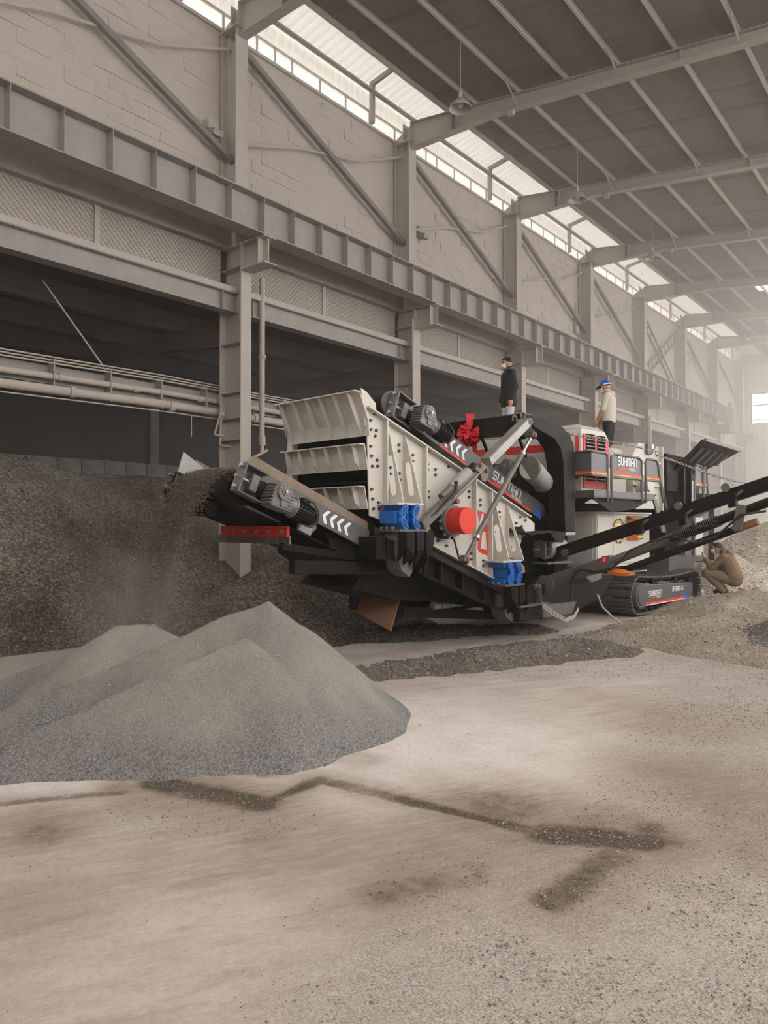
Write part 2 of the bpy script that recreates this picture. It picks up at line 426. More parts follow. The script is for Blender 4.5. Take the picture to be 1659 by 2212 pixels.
# lower beams between the columns
def lower_beam(y):
    r = empty('lower_beam', (-12.3, y + 3, 6.1))
    P = lambda nm, x0, x1, y0, y1, z0, z1, m='girder_paint': MB().box(x0, x1, y0, y1, z0, z1).build(nm, m, r)
    P('web', -.02, .0, -2.99, 2.99, .012, .41); P('bottom_flange', -.16, .12, -2.99, 2.99, 0, .014); P('top_flange', -.16, .12, -2.99, 2.99, .40, .416)
    P('ledge', -.28, .13, -2.99, 2.99, .416, .53, 'column_paint')
    for s in (-1, 1): P('end_plate', -.05, .10, s * 2.6 - .006, s * 2.6 + .006, .014, .40)
    return r
lb = lower_beam(4.0)
for i in range(8):
    o = lb if i == 0 else copy_tree(lb, None, (0, 6.0 * i, 0))
    tag(o, 'horizontal steel beam over the dark side opening, %s bay from the left' % ORD[i], 'beam', 'beams over the side openings')

# crossed wall braces
def brace(y0, far):
    r = empty('wall_brace', (-12.45, y0 + 3, 10))
    if not far:
        MB().beam((0.06, -2.8, 1.98), (0.06, 3.05, -0.62), .12, .12, up=(1, 0, 0)).build('diagonal_tube', 'brace_paint', r)
        MB().tube([(0, -2.8, -0.12), (0, -.9, .55), (0, 1.2, 1.05), (0, 3.05, 1.88)], .032, 8).build('thin_rod', 'column_paint', r, smooth=True)
    else:
        for sgn in (1, -1):
            p, q = Vector((0.02 if sgn > 0 else -0.06, -2.75, 1.6 * sgn)), Vector((0.02 if sgn > 0 else -0.06, 2.75, -1.6 * sgn))
            d = (q - p).normalized(); s = Vector((0, -d.z, d.y)) * 0.22
            for k in (-1, 1): MB().beam(p + s * k, q + s * k, .06, .07, up=(1, 0, 0)).build('rail', 'brace_paint', r)
            for t in range(1, 12):
                c = p.lerp(q, t / 12); MB().beam(c - s, c + s, .03, .03, up=(1, 0, 0)).build('rung', 'brace_paint', r)
    return r
b0 = brace(4.0, False); b1 = brace(34.0, True)
for i in range(8):
    y = 4.0 + 6 * i
    if i == 5: o = b1
    else: o = b0 if i == 0 else copy_tree(b0, None, (0, 6.0 * i, 0))
    tag(o, ('ladder-like crossed lattice brace on the wall near the far end' if i == 5 else 'crossed pair of diagonal wall braces, %s bay from the left' % ORD[i]), 'brace', None if i == 5 else 'diagonal wall braces')

# clerestory windows over the block wall
for i in range(8):
    y = 4.0 + 6 * i + 0.005; L_ = 5.99
    r = struct(empty('window_%d' % (i + 1), (-12.75, y, 12.31)), 'strip of bright high windows above the block wall')
    fr = MB()
    fr.box(-.03, .03, 0, L_, 0, .035); fr.box(-.03, .03, 0, L_, .44, .50)
    xs = [0, .95, 1.5, 2.05, 3.0, 3.95, 4.9, L_]
    for x in xs: fr.box(-.03, .03, max(0, x - .02), min(L_, x + .02), 0, .44)
    fr.build('window_frame', 'window_frame', r)
    for a, b_ in zip(xs[:-1], xs[1:]):
        MB().box(-.006, .006, a + .02, b_ - .02, .035, .44).build('pane', 'frosted_pane', r)

# raised daylight strip above the windows: white corrugated sheet on purlins
sh = MB(); rows = []
ys = np.arange(1.0, YEND, 0.0625)
P = []; F = []
for j, (x, zz0) in enumerate(((-12.92, 12.80), (-12.90, 13.38), (-11.9, 13.60), (-9.9, 14.05))):
    for i, y in enumerate(ys):
        ph = 0.06 if i % 4 in (0, 1) else 0.0
        P.append((x - (ph if j < 2 else 0), y, zz0 + (ph if j > 0 else 0)))
nY = len(ys)
for j in range(3):
    for i in range(nY - 1):
        F.append((j*nY+i, j*nY+i+1, (j+1)*nY+i+1, (j+1)*nY+i))
sh.add(P, F)
struct(sh.build('ceiling_daylight_sheet', 'skylight_sheet', fix=False), 'bright white corrugated roof sheet over the high windows')
for k, (x, dz, w, m_) in enumerate(((-12.7, -.06, .05, 'column_paint'), (-11.75, -.07, .10, 'window_frame'), (-11.5, -.07, .05, 'window_frame'))):
    o = MB().box(x - w / 2, x + w / 2, 1.0, YEND, 13.38 + .22 * (x + 12.9) + dz - .06, 13.38 + .22 * (x + 12.9) - .005).build('daylight_purlin', m_)
    tag(o, 'thin %s purlin under the white daylight sheet' % ('beige', 'broad white', 'slim white')[k], 'purlin')
o = MB().cyl((-12.4, 1.0, 13.06), (-12.4, YEND, 13.06), .045, n=10).build('strut_tube', 'girder_paint', smooth=True)
tag(o, 'dark round tube running along under the daylight strip', 'tube')
for i in range(8):
    y = 4.0 + 6 * i + 4.75
    r = empty('daylight_post', (-12.5, y, 12.3), 0, 'short post and arm under the daylight strip, %s bay from the left' % ORD[i], 'post', 'posts under the daylight strip')
    MB().box(-.06, .06, -.05, .05, 0, 1.12).build('post', 'rafter_paint', r)
    MB().beam((0, 0, 1.06), (1.5, 0, 1.34), .08, .12).build('arm', 'rafter_paint', r)

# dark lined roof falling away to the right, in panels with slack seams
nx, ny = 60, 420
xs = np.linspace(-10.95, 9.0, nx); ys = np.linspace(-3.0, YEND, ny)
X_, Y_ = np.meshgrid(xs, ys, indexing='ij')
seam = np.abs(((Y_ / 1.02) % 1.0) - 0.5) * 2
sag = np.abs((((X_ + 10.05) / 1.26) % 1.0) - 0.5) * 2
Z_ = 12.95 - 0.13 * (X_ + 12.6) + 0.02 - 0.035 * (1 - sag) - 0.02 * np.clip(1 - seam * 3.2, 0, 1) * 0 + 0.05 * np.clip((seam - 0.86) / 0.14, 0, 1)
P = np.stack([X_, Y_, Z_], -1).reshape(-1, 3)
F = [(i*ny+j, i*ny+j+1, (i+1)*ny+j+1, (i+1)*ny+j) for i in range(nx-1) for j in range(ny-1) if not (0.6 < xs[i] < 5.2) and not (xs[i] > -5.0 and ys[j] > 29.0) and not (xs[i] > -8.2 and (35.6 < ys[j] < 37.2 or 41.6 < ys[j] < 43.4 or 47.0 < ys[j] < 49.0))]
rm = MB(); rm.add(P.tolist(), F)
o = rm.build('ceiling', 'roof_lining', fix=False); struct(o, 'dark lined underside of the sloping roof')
rt_ = MB()
for ya, yb, xe in ((-3, 29.0, .6), (29.0, 35.6, -5.0), (37.2, 41.6, -5.0), (43.4, 47.0, -5.0), (49.0, YEND, -5.0)): rt_.prism([(-10.98, ya, 13.02), (xe, ya, 13.02 - .13*(xe + 10.98)), (xe, ya, 12.92 - .13*(xe + 10.98)), (-10.98, ya, 12.92)], (0, yb - ya, 0))
struct(MB().prism([(-5.1, 28.9, 12.07), (0.7, 28.9, 11.32), (0.7, 28.9, 11.33), (-5.1, 28.9, 12.08)], (0, YEND - 28.9, 0)).build('ceiling_skylight', 'clear_sheet'), 'unseen field of clear roof sheeting added to brighten the far half of the hall')  # out of view, added to light the haze at the far end
for ya, yb in ((35.6, 37.2), (41.6, 43.4), (47.0, 49.0)):
    rt_.prism([(-10.98, ya, 13.02), (-8.2, ya, 12.66), (-8.2, ya, 12.56), (-10.98, ya, 12.92)], (0, yb - ya, 0))
    struct(MB().prism([(-8.4, ya - .1, 12.50), (-4.9, ya - .1, 12.045), (-4.9, ya - .1, 12.055), (-8.4, ya - .1, 12.51)], (0, yb - ya + .2, 0)).build('ceiling_skylight', 'clear_sheet'), 'bright strip of clear roof sheet near the far end')
rt_.v = [(x, y, z + 0.12) for x, y, z in rt_.v]
struct(rt_.build('ceiling_roof_sheet', 'end_cladding'), 'roof sheeting over the lining')
struct(MB().prism([(5.2, -3, 10.91), (9.0, -3, 10.43), (9.0, -3, 10.53), (5.2, -3, 11.01)], (0, YEND + 3, 0)).build('ceiling_eave_sheet', 'end_cladding'), 'roof sheeting along the right eave')
struct(MB().prism([(0.6, -3, 11.25), (5.2, -3, 10.66), (5.2, -3, 10.67), (0.6, -3, 11.26)], (0, YEND + 3, 0)).build('ceiling_skylight', 'clear_sheet'), 'unseen band of clear roof sheeting added for light from overhead')  # out of view, added so light falls from the upper right
struct(MB().box(9.0, 9.25, -3, 26, 0, 4.5).build('wall_right', 'block_plaster'), 'unseen low right wall, added so that side light enters high')  # out of view, added to block low side light
struct(MB().box(-12.9, 9.0, -3.25, -3, 0, 10.2).build('wall_near', 'block_plaster'), 'unseen near end wall, added to darken the faces turned towards it')  # out of view, closed up to block light from behind the camera
struct(MB().box(-11.0, -10.93, -3, YEND, 12.62, 13.9).build('trim_2', 'purlin_paint'), 'upstand where the dark roof meets the daylight strip')
k = 0
for x in np.arange(-10.08, 8.5, 1.26):
    z = roof_z(x)
    b = MB(); b.box(x - .027, x + .027, -3, YEND, z - .15, z - .138); b.box(x - .027, x - .015, -3, YEND, z - .138, z - .02); b.box(x - .027, x + .027, -3, YEND, z - .032, z - .02)
    o = b.build('roof_purlin', 'purlin_paint')
    tag(o, 'pale steel roof purlin, %s from the daylight strip' % ORD[k], 'purlin', 'roof purlins'); k += 1

# tapered rafters
for k, y in enumerate([4.0] + CY):
    r = empty('roof_rafter', (-12.6, y, 11.9))
    T = lambda x: roof_z(x) - .20
    Bm = lambda x: 11.98 if x <= -9.3 else 11.98 - (x + 9.3) * 0.112
    xs = [-12.95, -12.1, -9.3, -5.0, 0.0, 5.0, 9.0]
    ol = [(x + 12.6, 0, (T(x) if x > -12.8 else 12.28) - 11.9) for x in xs] + [(x + 12.6, 0, (Bm(x) if x > -12.8 else 12.2) - 11.9) for x in reversed(xs)]
    w = MB(); w.prism([(a, -.006, c) for a, b_, c in ol], (0, .012, 0)); w.build('web', 'rafter_paint', r)
    f1 = MB(); f2 = MB()
    for xa, xb in zip(xs[1:-1], xs[2:]):
        f1.beam((xa + 12.6, 0, Bm(xa) - 11.9), (xb + 12.6, 0, Bm(xb) - 11.9), .24, .018); f2.beam((xa + 12.6, 0, T(xa) - 11.9), (xb + 12.6, 0, T(xb) - 11.9), .24, .018)
    f1.build('bottom_flange', 'rafter_paint', r); f2.build('top_flange', 'rafter_paint', r)
    for x in (-12.35, -12.1, -10.75, -10.6, -4.9):
        MB().box(x + 12.6 - .007, x + 12.6 + .007, -.11, .11, Bm(x) - 11.9, T(x) - 11.9).build('stiffener', 'rafter_paint', r)
    for x in (-8.8, -6.25, -3.74):
        MB().beam((x + 12.6, -.7, roof_z(x) - 11.9 - .12), (x + 12.6, -.02, Bm(x) - 11.9), .035, .035).build('knee_rod', 'purlin_paint', r)
    MB().box(2.9 + 0.6, 3.05 + .6, -.05, .05, -.12 + 11.9 - 11.9 + (Bm(-9.0) - 11.9), Bm(-9.0) - 11.9).build('hook', 'purlin_paint', r)
    tag(r, ('tapered steel roof rafter over the left edge of view' if k == 0 else 'tapered steel roof rafter on the %s column from the left' % ORD[k - 1]), 'rafter', 'roof rafters')

# pendant lamps
def lamp(p, label, drop):
    r = empty('pendant_lamp', p, 0, label, 'lamp', 'pendant lamps')
    MB().cyl((0, 0, .20), (0, 0, drop), .012, n=6).build('cable', 'lamp_grey', r)
    MB().cyl((0, 0, .06), (0, 0, .20), .055, .04, n=12).build('socket', 'lamp_grey', r, smooth=True)
    prof = [(.05, .08), (.11, .03), (.19, -.05), (.25, -.14), (.26, -.17), (.245, -.17), (.18, -.06), (.09, .01)]
    R = [[(a*math.cos(2*math.pi*k/20), a*math.sin(2*math.pi*k/20), h) for k in range(20)] for a, h in prof]
    s = MB(); s.rings(R, True); s.build('shade', 'lamp_grey', r, smooth=True)
    MB().sphere((0, 0, -.07), .075, n=12, m=8).build('bulb', 'window_frame', r, smooth=True)
lamp((-8.87, 13.48, 10.98), 'grey bell-shaped pendant lamp on a cable, nearest and largest', 1.45)
lamp((-8.83, 19.42, 10.98), 'grey bell-shaped pendant lamp before the third rafter', 1.45)
lamp((-8.8, 25.4, 10.98), 'small hazy pendant lamp before the fourth rafter', 1.45)
lamp((-8.8, 39.5, 10.98), 'small hazy pendant lamp near the end wall', 1.45)

# gable wall with its window
b = MB()
b.box(-26, -11.82, YEND, YEND + .25, 0, 13.6); b.box(-9.45, 9.0, YEND, YEND + .25, 0, 13.4); b.box(-11.82, -9.45, YEND, YEND + .25, 0, 8.15); b.box(-11.82, -9.45, YEND, YEND + .25, 10.17, 13.4)
wf = struct(b.build('wall_far', 'end_cladding'), 'hazy grey end wall of the hall')
for z in (2.1, 4.2, 6.3, 8.4, 10.5):
    MB().box(-12.5, 9, YEND - .03, YEND, z, z + .05).build('sheet_rail', 'end_cladding', wf)
wr = struct(empty('window_9', (-11.82, YEND + .1, 8.15)), 'bright square-paned window in the end wall')
f = MB(); f.box(0, 2.37, -.03, .03, 0, .06); f.box(0, 2.37, -.03, .03, 1.96, 2.02); f.box(0, 2.37, -.03, .03, 1.20, 1.27)
for x in (0, 1.155, 2.31): f.box(x, x + .06, -.03, .03, 0, 2.02)
f.build('window_frame', 'dark_frame', wr)
for x0 in (.06, 1.215):
    for z0, z1 in ((.06, 1.20), (1.27, 1.96)): MB().box(x0, x0 + 1.095, -.005, .005, z0, z1).build('pane', 'clear_glass', wr)

# dark side bay behind the columns
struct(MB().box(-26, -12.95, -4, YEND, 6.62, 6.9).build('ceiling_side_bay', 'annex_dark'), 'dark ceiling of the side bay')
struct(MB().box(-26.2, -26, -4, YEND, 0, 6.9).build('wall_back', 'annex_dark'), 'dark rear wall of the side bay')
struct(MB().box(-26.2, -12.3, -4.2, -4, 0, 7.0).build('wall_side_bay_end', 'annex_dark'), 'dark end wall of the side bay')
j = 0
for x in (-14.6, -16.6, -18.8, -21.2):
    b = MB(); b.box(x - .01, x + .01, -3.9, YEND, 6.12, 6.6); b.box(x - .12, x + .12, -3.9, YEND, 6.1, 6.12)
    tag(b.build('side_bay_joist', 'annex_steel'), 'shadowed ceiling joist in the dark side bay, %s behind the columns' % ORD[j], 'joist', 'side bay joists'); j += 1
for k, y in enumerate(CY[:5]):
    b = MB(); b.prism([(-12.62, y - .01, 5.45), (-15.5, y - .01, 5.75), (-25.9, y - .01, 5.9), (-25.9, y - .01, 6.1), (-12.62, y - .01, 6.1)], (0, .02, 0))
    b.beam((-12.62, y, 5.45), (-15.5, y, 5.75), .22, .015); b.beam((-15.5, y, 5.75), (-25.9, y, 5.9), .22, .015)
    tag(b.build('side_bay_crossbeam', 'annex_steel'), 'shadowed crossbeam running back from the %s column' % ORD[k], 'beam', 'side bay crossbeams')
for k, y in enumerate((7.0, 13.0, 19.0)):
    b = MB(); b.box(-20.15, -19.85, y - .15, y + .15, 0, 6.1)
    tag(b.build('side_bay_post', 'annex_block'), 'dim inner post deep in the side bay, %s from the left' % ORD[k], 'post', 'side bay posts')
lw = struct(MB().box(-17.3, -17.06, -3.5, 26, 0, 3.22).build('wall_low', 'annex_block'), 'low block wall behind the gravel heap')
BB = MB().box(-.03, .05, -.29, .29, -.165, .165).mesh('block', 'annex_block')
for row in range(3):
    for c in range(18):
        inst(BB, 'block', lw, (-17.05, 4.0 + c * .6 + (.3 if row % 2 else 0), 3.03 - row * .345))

# pipes and cables hung behind the columns
def run(name, z, r, x, label, cat, mat_='dusty_pipe', joints=(), y1=34.0):
    rr = empty(name, (x, 12, z), 0, label, cat)
    pts = [(0, y - 12, 0.02 * math.sin(y * .9)) for y in np.arange(1.0, y1, 1.5)]
    MB().tube(pts, r, 10).build('pipe_run', mat_, rr, smooth=True)
    for y in joints: MB().cyl((0, y - 12, 0), (0, y - 12 + .10, 0), r * 1.28, n=12).build('coupling', mat_, rr, smooth=True)
run('pipe', 4.03, .085, -12.78, 'thick dusty pipe, lowest of the hung pipes behind the columns', 'pipe', joints=(6.6, 8.7, 10.9, 12.6))
run('pipe', 4.27, .058, -12.80, 'thinner dusty pipe above the thick one behind the columns', 'pipe', joints=(6.4, 7.9, 9.4, 11.2, 12.5))
for i, z in enumerate((4.50, 4.56, 4.62)):
    run('cable', z, .016, -12.76 - .03 * i, ('lowest', 'middle', 'topmost')[i] + ' of three dusty cables above the hung pipes', 'cable')
run('cable', 3.875, .014, -12.72, 'thin cable sagging under the hung pipes', 'cable')
cb = empty('cable_tray', (-12.95, 12, 4.15), 0, 'dusty steel channel behind the hung pipes', 'tray')
MB().box(-.03, 0, -11, 22, 0, .33).build('channel', 'girder_paint', cb)
for y in np.arange(-9, 9, 1.1): MB().box(0, .22, y - .012, y + .012, -.2, .42).build('hanger', 'girder_paint', cb)
o = MB().beam((-13.3, 6.35, 6.1), (-12.9, 7.35, 4.6), .025, .025).build('hanger_rod', 'dusty_pipe'); tag(o, 'thin slanted rod holding up the cable tray', 'rod')
o = MB().cyl((-12.72, 9.2, 3.88), (-12.72, 9.2, 3.45), .01, n=6).build('dangling_wire', 'dusty_pipe'); tag(o, 'short wire dangling under the hung pipes', 'wire')
r = empty('downpipe', (-12.2, 10.66, 3.3), 0, 'upright dusty pipe with a valve end beside the first column', 'pipe')
MB().cyl((0, 0, .12), (0, 0, 3.72), .062, n=12).build('pipe_run', 'dusty_pipe', r, smooth=True)
MB().cyl((0, 0, 1.95), (0, 0, 2.03), .085, n=12).build('coupling', 'dusty_pipe', r, smooth=True); MB().box(-.11, .11, -.02, .02, 1.96, 2.02).build('clip', 'dusty_pipe', r)
MB().cyl((0, 0, .05), (0, 0, .25), .08, n=12).build('collar', 'dusty_pipe', r, smooth=True); MB().cyl((0, 0, -.12), (0, 0, .06), .045, n=10).build('nozzle', 'dusty_pipe', r, smooth=True)
MB().beam((-.05, -.18, -.22), (.05, .12, -.05), .04, .05).build('lever', 'dusty_pipe', r); MB().tube([(-.05, -.18, -.22), (-.06, -.24, -.26), (-.06, -.27, -.33), (-.05, -.25, -.40)], .013).build('hook', 'dusty_pipe', r)
r = empty('bent_bracket', (-12.55, 9.85, 3.3), 0, 'bent pipe bracket hanging left of the first column', 'bracket')
MB().tube([(0, 0, .85), (0, -.02, .6), (.02, -.06, .02), (.02, -.06, 0), (.1, .2, -.02)], .026).build('long_arm', 'dusty_pipe', r); MB().tube([(0, .0, .8), (0, -.18, .25), (0, -.18, .22), (.1, .0, .20)], .022).build('short_arm', 'dusty_pipe', r)
MB().sphere((0, .02, .66), .07).build('joint', 'dusty_pipe', r, smooth=True)
o = MB().cyl((-11.9, 15.78, 2.2), (-11.93, 15.78, 7.2), .03, n=8).build('thin_riser', 'dusty_pipe'); tag(o, 'thin upright conduit on the second column', 'conduit')
o = MB().cyl((-11.85, 33.8, 2.2), (-11.85, 33.8, 6.6), .06, n=8).build('thin_riser', 'dusty_pipe'); tag(o, 'thick upright conduit on the fifth column', 'conduit')

# small boxes on the wall
for k, (y, z, lab) in enumerate(((9.45, 9.93, 'small junction box high on the wall left of the first column'), (16.85, 10.0, 'small tilted box right of the second column'), (16.9, 8.85, 'lower wall bracket box right of the second column'), (27.5, 9.6, 'narrow switch box left of the fourth column'))):
    r = empty('wall_box', (-12.62, y, z), 0, lab, 'box')
    if k == 3: MB().box(0, .12, -.12, .12, -.35, .35).build('case', 'column_paint', r); MB().cyl((.06, 0, .35), (.06, 0, .9), .03, n=8).build('conduit', 'column_paint', r)
    else:
        MB().box(0, .14, -.02, .24, .0, .22).build('case', 'column_paint', r); MB().obox((.16, .1, -.06), (.16, 0, -.05), (0, .12, 0), (.02, 0, .06)).build('hood', 'girder_paint', r)
        MB().cyl((.05, .1, -.12), (.05, .1, -.3), .01, n=6).build('wire', 'girder_paint', r)

# ------------------------------------------------------------------ floor and gravel
def fbm(X, Y, sc, seed, octv=4):
    out = np.zeros_like(X); amp = 1.0; tot = 0
    r = np.random.default_rng(seed)
    for o in range(octv):
        for _ in range(5):
            th = r.uniform(0, 2*math.pi); ph = r.uniform(0, 2*math.pi); k = sc * (2 ** o) * r.uniform(.7, 1.4)
            out += amp * np.sin(k * (X*math.cos(th) + Y*math.sin(th)) + ph + 1.3*np.sin(k*.53*(X*math.sin(th*2.1) - Y*math.cos(th*1.7)) + ph*2)); 
        tot += amp * 5 ** .5; amp *= .55
    return out / tot
def seg_d(X, Y, p, q):
    p = np.array(p, float); q = np.array(q, float); d = q - p; L2 = (d**2).sum() + 1e-9
    t = np.clip(((X - p[0])*d[0] + (Y - p[1])*d[1]) / L2, 0, 1)
    return np.hypot(X - (p[0] + t*d[0]), Y - (p[1] + t*d[1])), t
def sm(d, a, b):
    t = np.clip((d - a) / (b - a), 0, 1); return t*t*(3 - 2*t)

# masks on the floor: dark damp dirt, loose gravel, pale dust
def floor_masks(X, Y):
    n1 = fbm(X, Y, 2.2, 1); n2 = fbm(X, Y, 6.0, 2); n3 = fbm(X, Y, 0.9, 3)
    tone = np.zeros_like(X); dirt = np.zeros_like(X); grav = np.zeros_like(X); pale = np.zeros_like(X)
    def line(p, q, w, s, soft=1.0):
        d, t = seg_d(X, Y, p, q); d = d + 0.022*n2
        return s * (1 - sm(d, w*.45, w*(1 + soft)))
    def spot(c, r_, s):
        d = np.hypot(X - c[0], Y - c[1]) + 0.16*n1 + .05*n2
        return s * (1 - sm(d, r_*.3, r_*1.3))
    for p, q, w, s in (((-4.084, 2.706), (-3.317, 2.886), .10, .95), ((-3.317, 2.868), (-3.328, 3.402), .05, .8), ((-3.328, 3.402), (-2.743, 3.479), .045, .75), ((-2.743, 3.479), (-1.816, 3.576), .05, .9), ((-1.816, 3.576), (-1.385, 3.819), .10, 1.0), ((-1.48, 2.956), (-1.418, 3.979), .08, .62), ((-2.082, 2.541), (-1.888, 2.921), .10, .42), ((-4.498, 1.918), (-4.105, 2.46), .04, .5)):
        dirt = np.maximum(dirt, line(p, q, w, s*.85)); tone = np.maximum(tone, line(p, q, w*3.0, s*.85))
    for c, r_, s in (((-3.931, 1.918), .16, .40), ((-3.712, 3.351), .16, .45), ((-2.185, 3.724), .34, .36), ((-1.681, 3.923), .30, .38), ((-2.085, 2.512), .10, .45), ((-4.214, 2.493), .16, .35), ((-1.265, 3.883), .16, .45)):
        dirt = np.maximum(dirt, spot(c, r_, s))
    for c, r_, s in (((-4.031, 1.915), .45, .8), ((-3.432, 3.831), .2, .5), ((-2.092, 3.669), .75, .95), ((-1.492, 3.842), .6, .9), ((-2.158, 3.08), .65, .75), ((-2.085, 2.512), .3, .8), ((-2.705, 2.632), .6, .7), ((-2.985, 2.268), .6, .5), ((-1.326, 4.861), .9, .8), ((-0.94, 4.295), .6, .8), ((-3.963, 2.498), .4, .6), ((-1.43, 3.129), .35, .7), ((-1.871, 6.34), .8, .45), ((-3.206, 1.783), .5, .35)):
        tone = np.maximum(tone, spot(c, r_, s))
    dirt = np.clip(dirt * (1.0 + .35*n2 + .2*n1), 0, 1)
    # gravel cover on the right and by the machine
    A = np.array((-2.769, 7.396)); B = np.array((-1.911, 3.498)); 
    side = ((X - A[0])*(B[1]-A[1]) - (Y - A[1])*(B[0]-A[0])) / np.hypot(*(B - A))
    grav = sm(-side + .25*n1 + .12*n2, -.1, .9) * .95
    d, t = seg_d(X, Y, (-1.478, 3.504), (-1.424, 2.171)); grav = np.maximum(grav, .95*(1 - sm(d + .15*n1, .2, 1.0)))
    d, t = seg_d(X, Y, (-3.713, 2.341), (-3.137, 2.729)); grav = np.maximum(grav, .5*(1 - sm(d + .1*n1, .05, .35)))
    far = sm(Y*.773 - X*.634, 7.3, 8.4); grav = np.maximum(grav, far*.6*np.clip(.7 + .5*n1, 0, 1))
    pale = np.clip((1 - sm(np.hypot((X - (-3.342, 4.467)[0])*.8, Y - (-3.342, 4.467)[1]) + .3*n1, .5, 1.9)), 0, 1)
    pale = np.maximum(pale, np.clip(1 - sm(np.hypot(X - (-4.59, 2.237)[0], Y - (-4.59, 2.237)[1]) + .1*n1, .2, .7), 0, 1))
    d, t = seg_d(X, Y, (-6.373, 7.296), (-5.21, 11.444)); pale = np.maximum(pale, .9*(1 - sm(d + .15*n1, .25, .75))); grav *= 1 - .8*pale*(d < 1.2)
    return dirt, np.clip(grav, 0, 1), pale, n1, n2, np.clip(tone*(1 + .3*n2), 0, 1)

gx = np.concatenate([np.linspace(-26, -12, 8)[:-1], np.linspace(-12, -7.0, 60)[:-1], np.linspace(-7.0, 1.5, 400)[:-1], np.linspace(1.5, 3.5, 20), np.linspace(3.5, 12, 10)[1:]])
gy = np.concatenate([np.linspace(-8, 0.4, 8)[:-1], np.linspace(.4, 8.5, 380)[:-1], np.linspace(8.5, 15, 90), np.linspace(15, YEND, 20)[1:]])
X_, Y_ = np.meshgrid(gx, gy, indexing='ij')
dirt, grav, pale, n1, n2, tone = floor_masks(X_, Y_)
Z_ = (0.006*n1 + 0.003*n2) * ((X_ > -12) & (X_ < 3.5)) - 0.012*dirt
nY = len(gy)
me = bpy.data.meshes.new('floor')
P = np.stack([X_, Y_, Z_], -1).reshape(-1, 3)
F = [(i*nY+j, (i+1)*nY+j, (i+1)*nY+j+1, i*nY+j+1) for i in range(len(gx)-1) for j in range(nY-1)]
me.from_pydata(P.tolist(), [], F)
at = me.color_attributes.new('cover', 'FLOAT_COLOR', 'POINT')
C4 = np.stack([dirt, grav, pale, np.ones_like(dirt)], -1).reshape(-1)
at.data.foreach_set('color', C4.astype(np.float32))
at2 = me.color_attributes.new('tone', 'FLOAT_COLOR', 'POINT')
at2.data.foreach_set('color', np.stack([tone]*4, -1).reshape(-1).astype(np.float32))
me.shade_smooth()
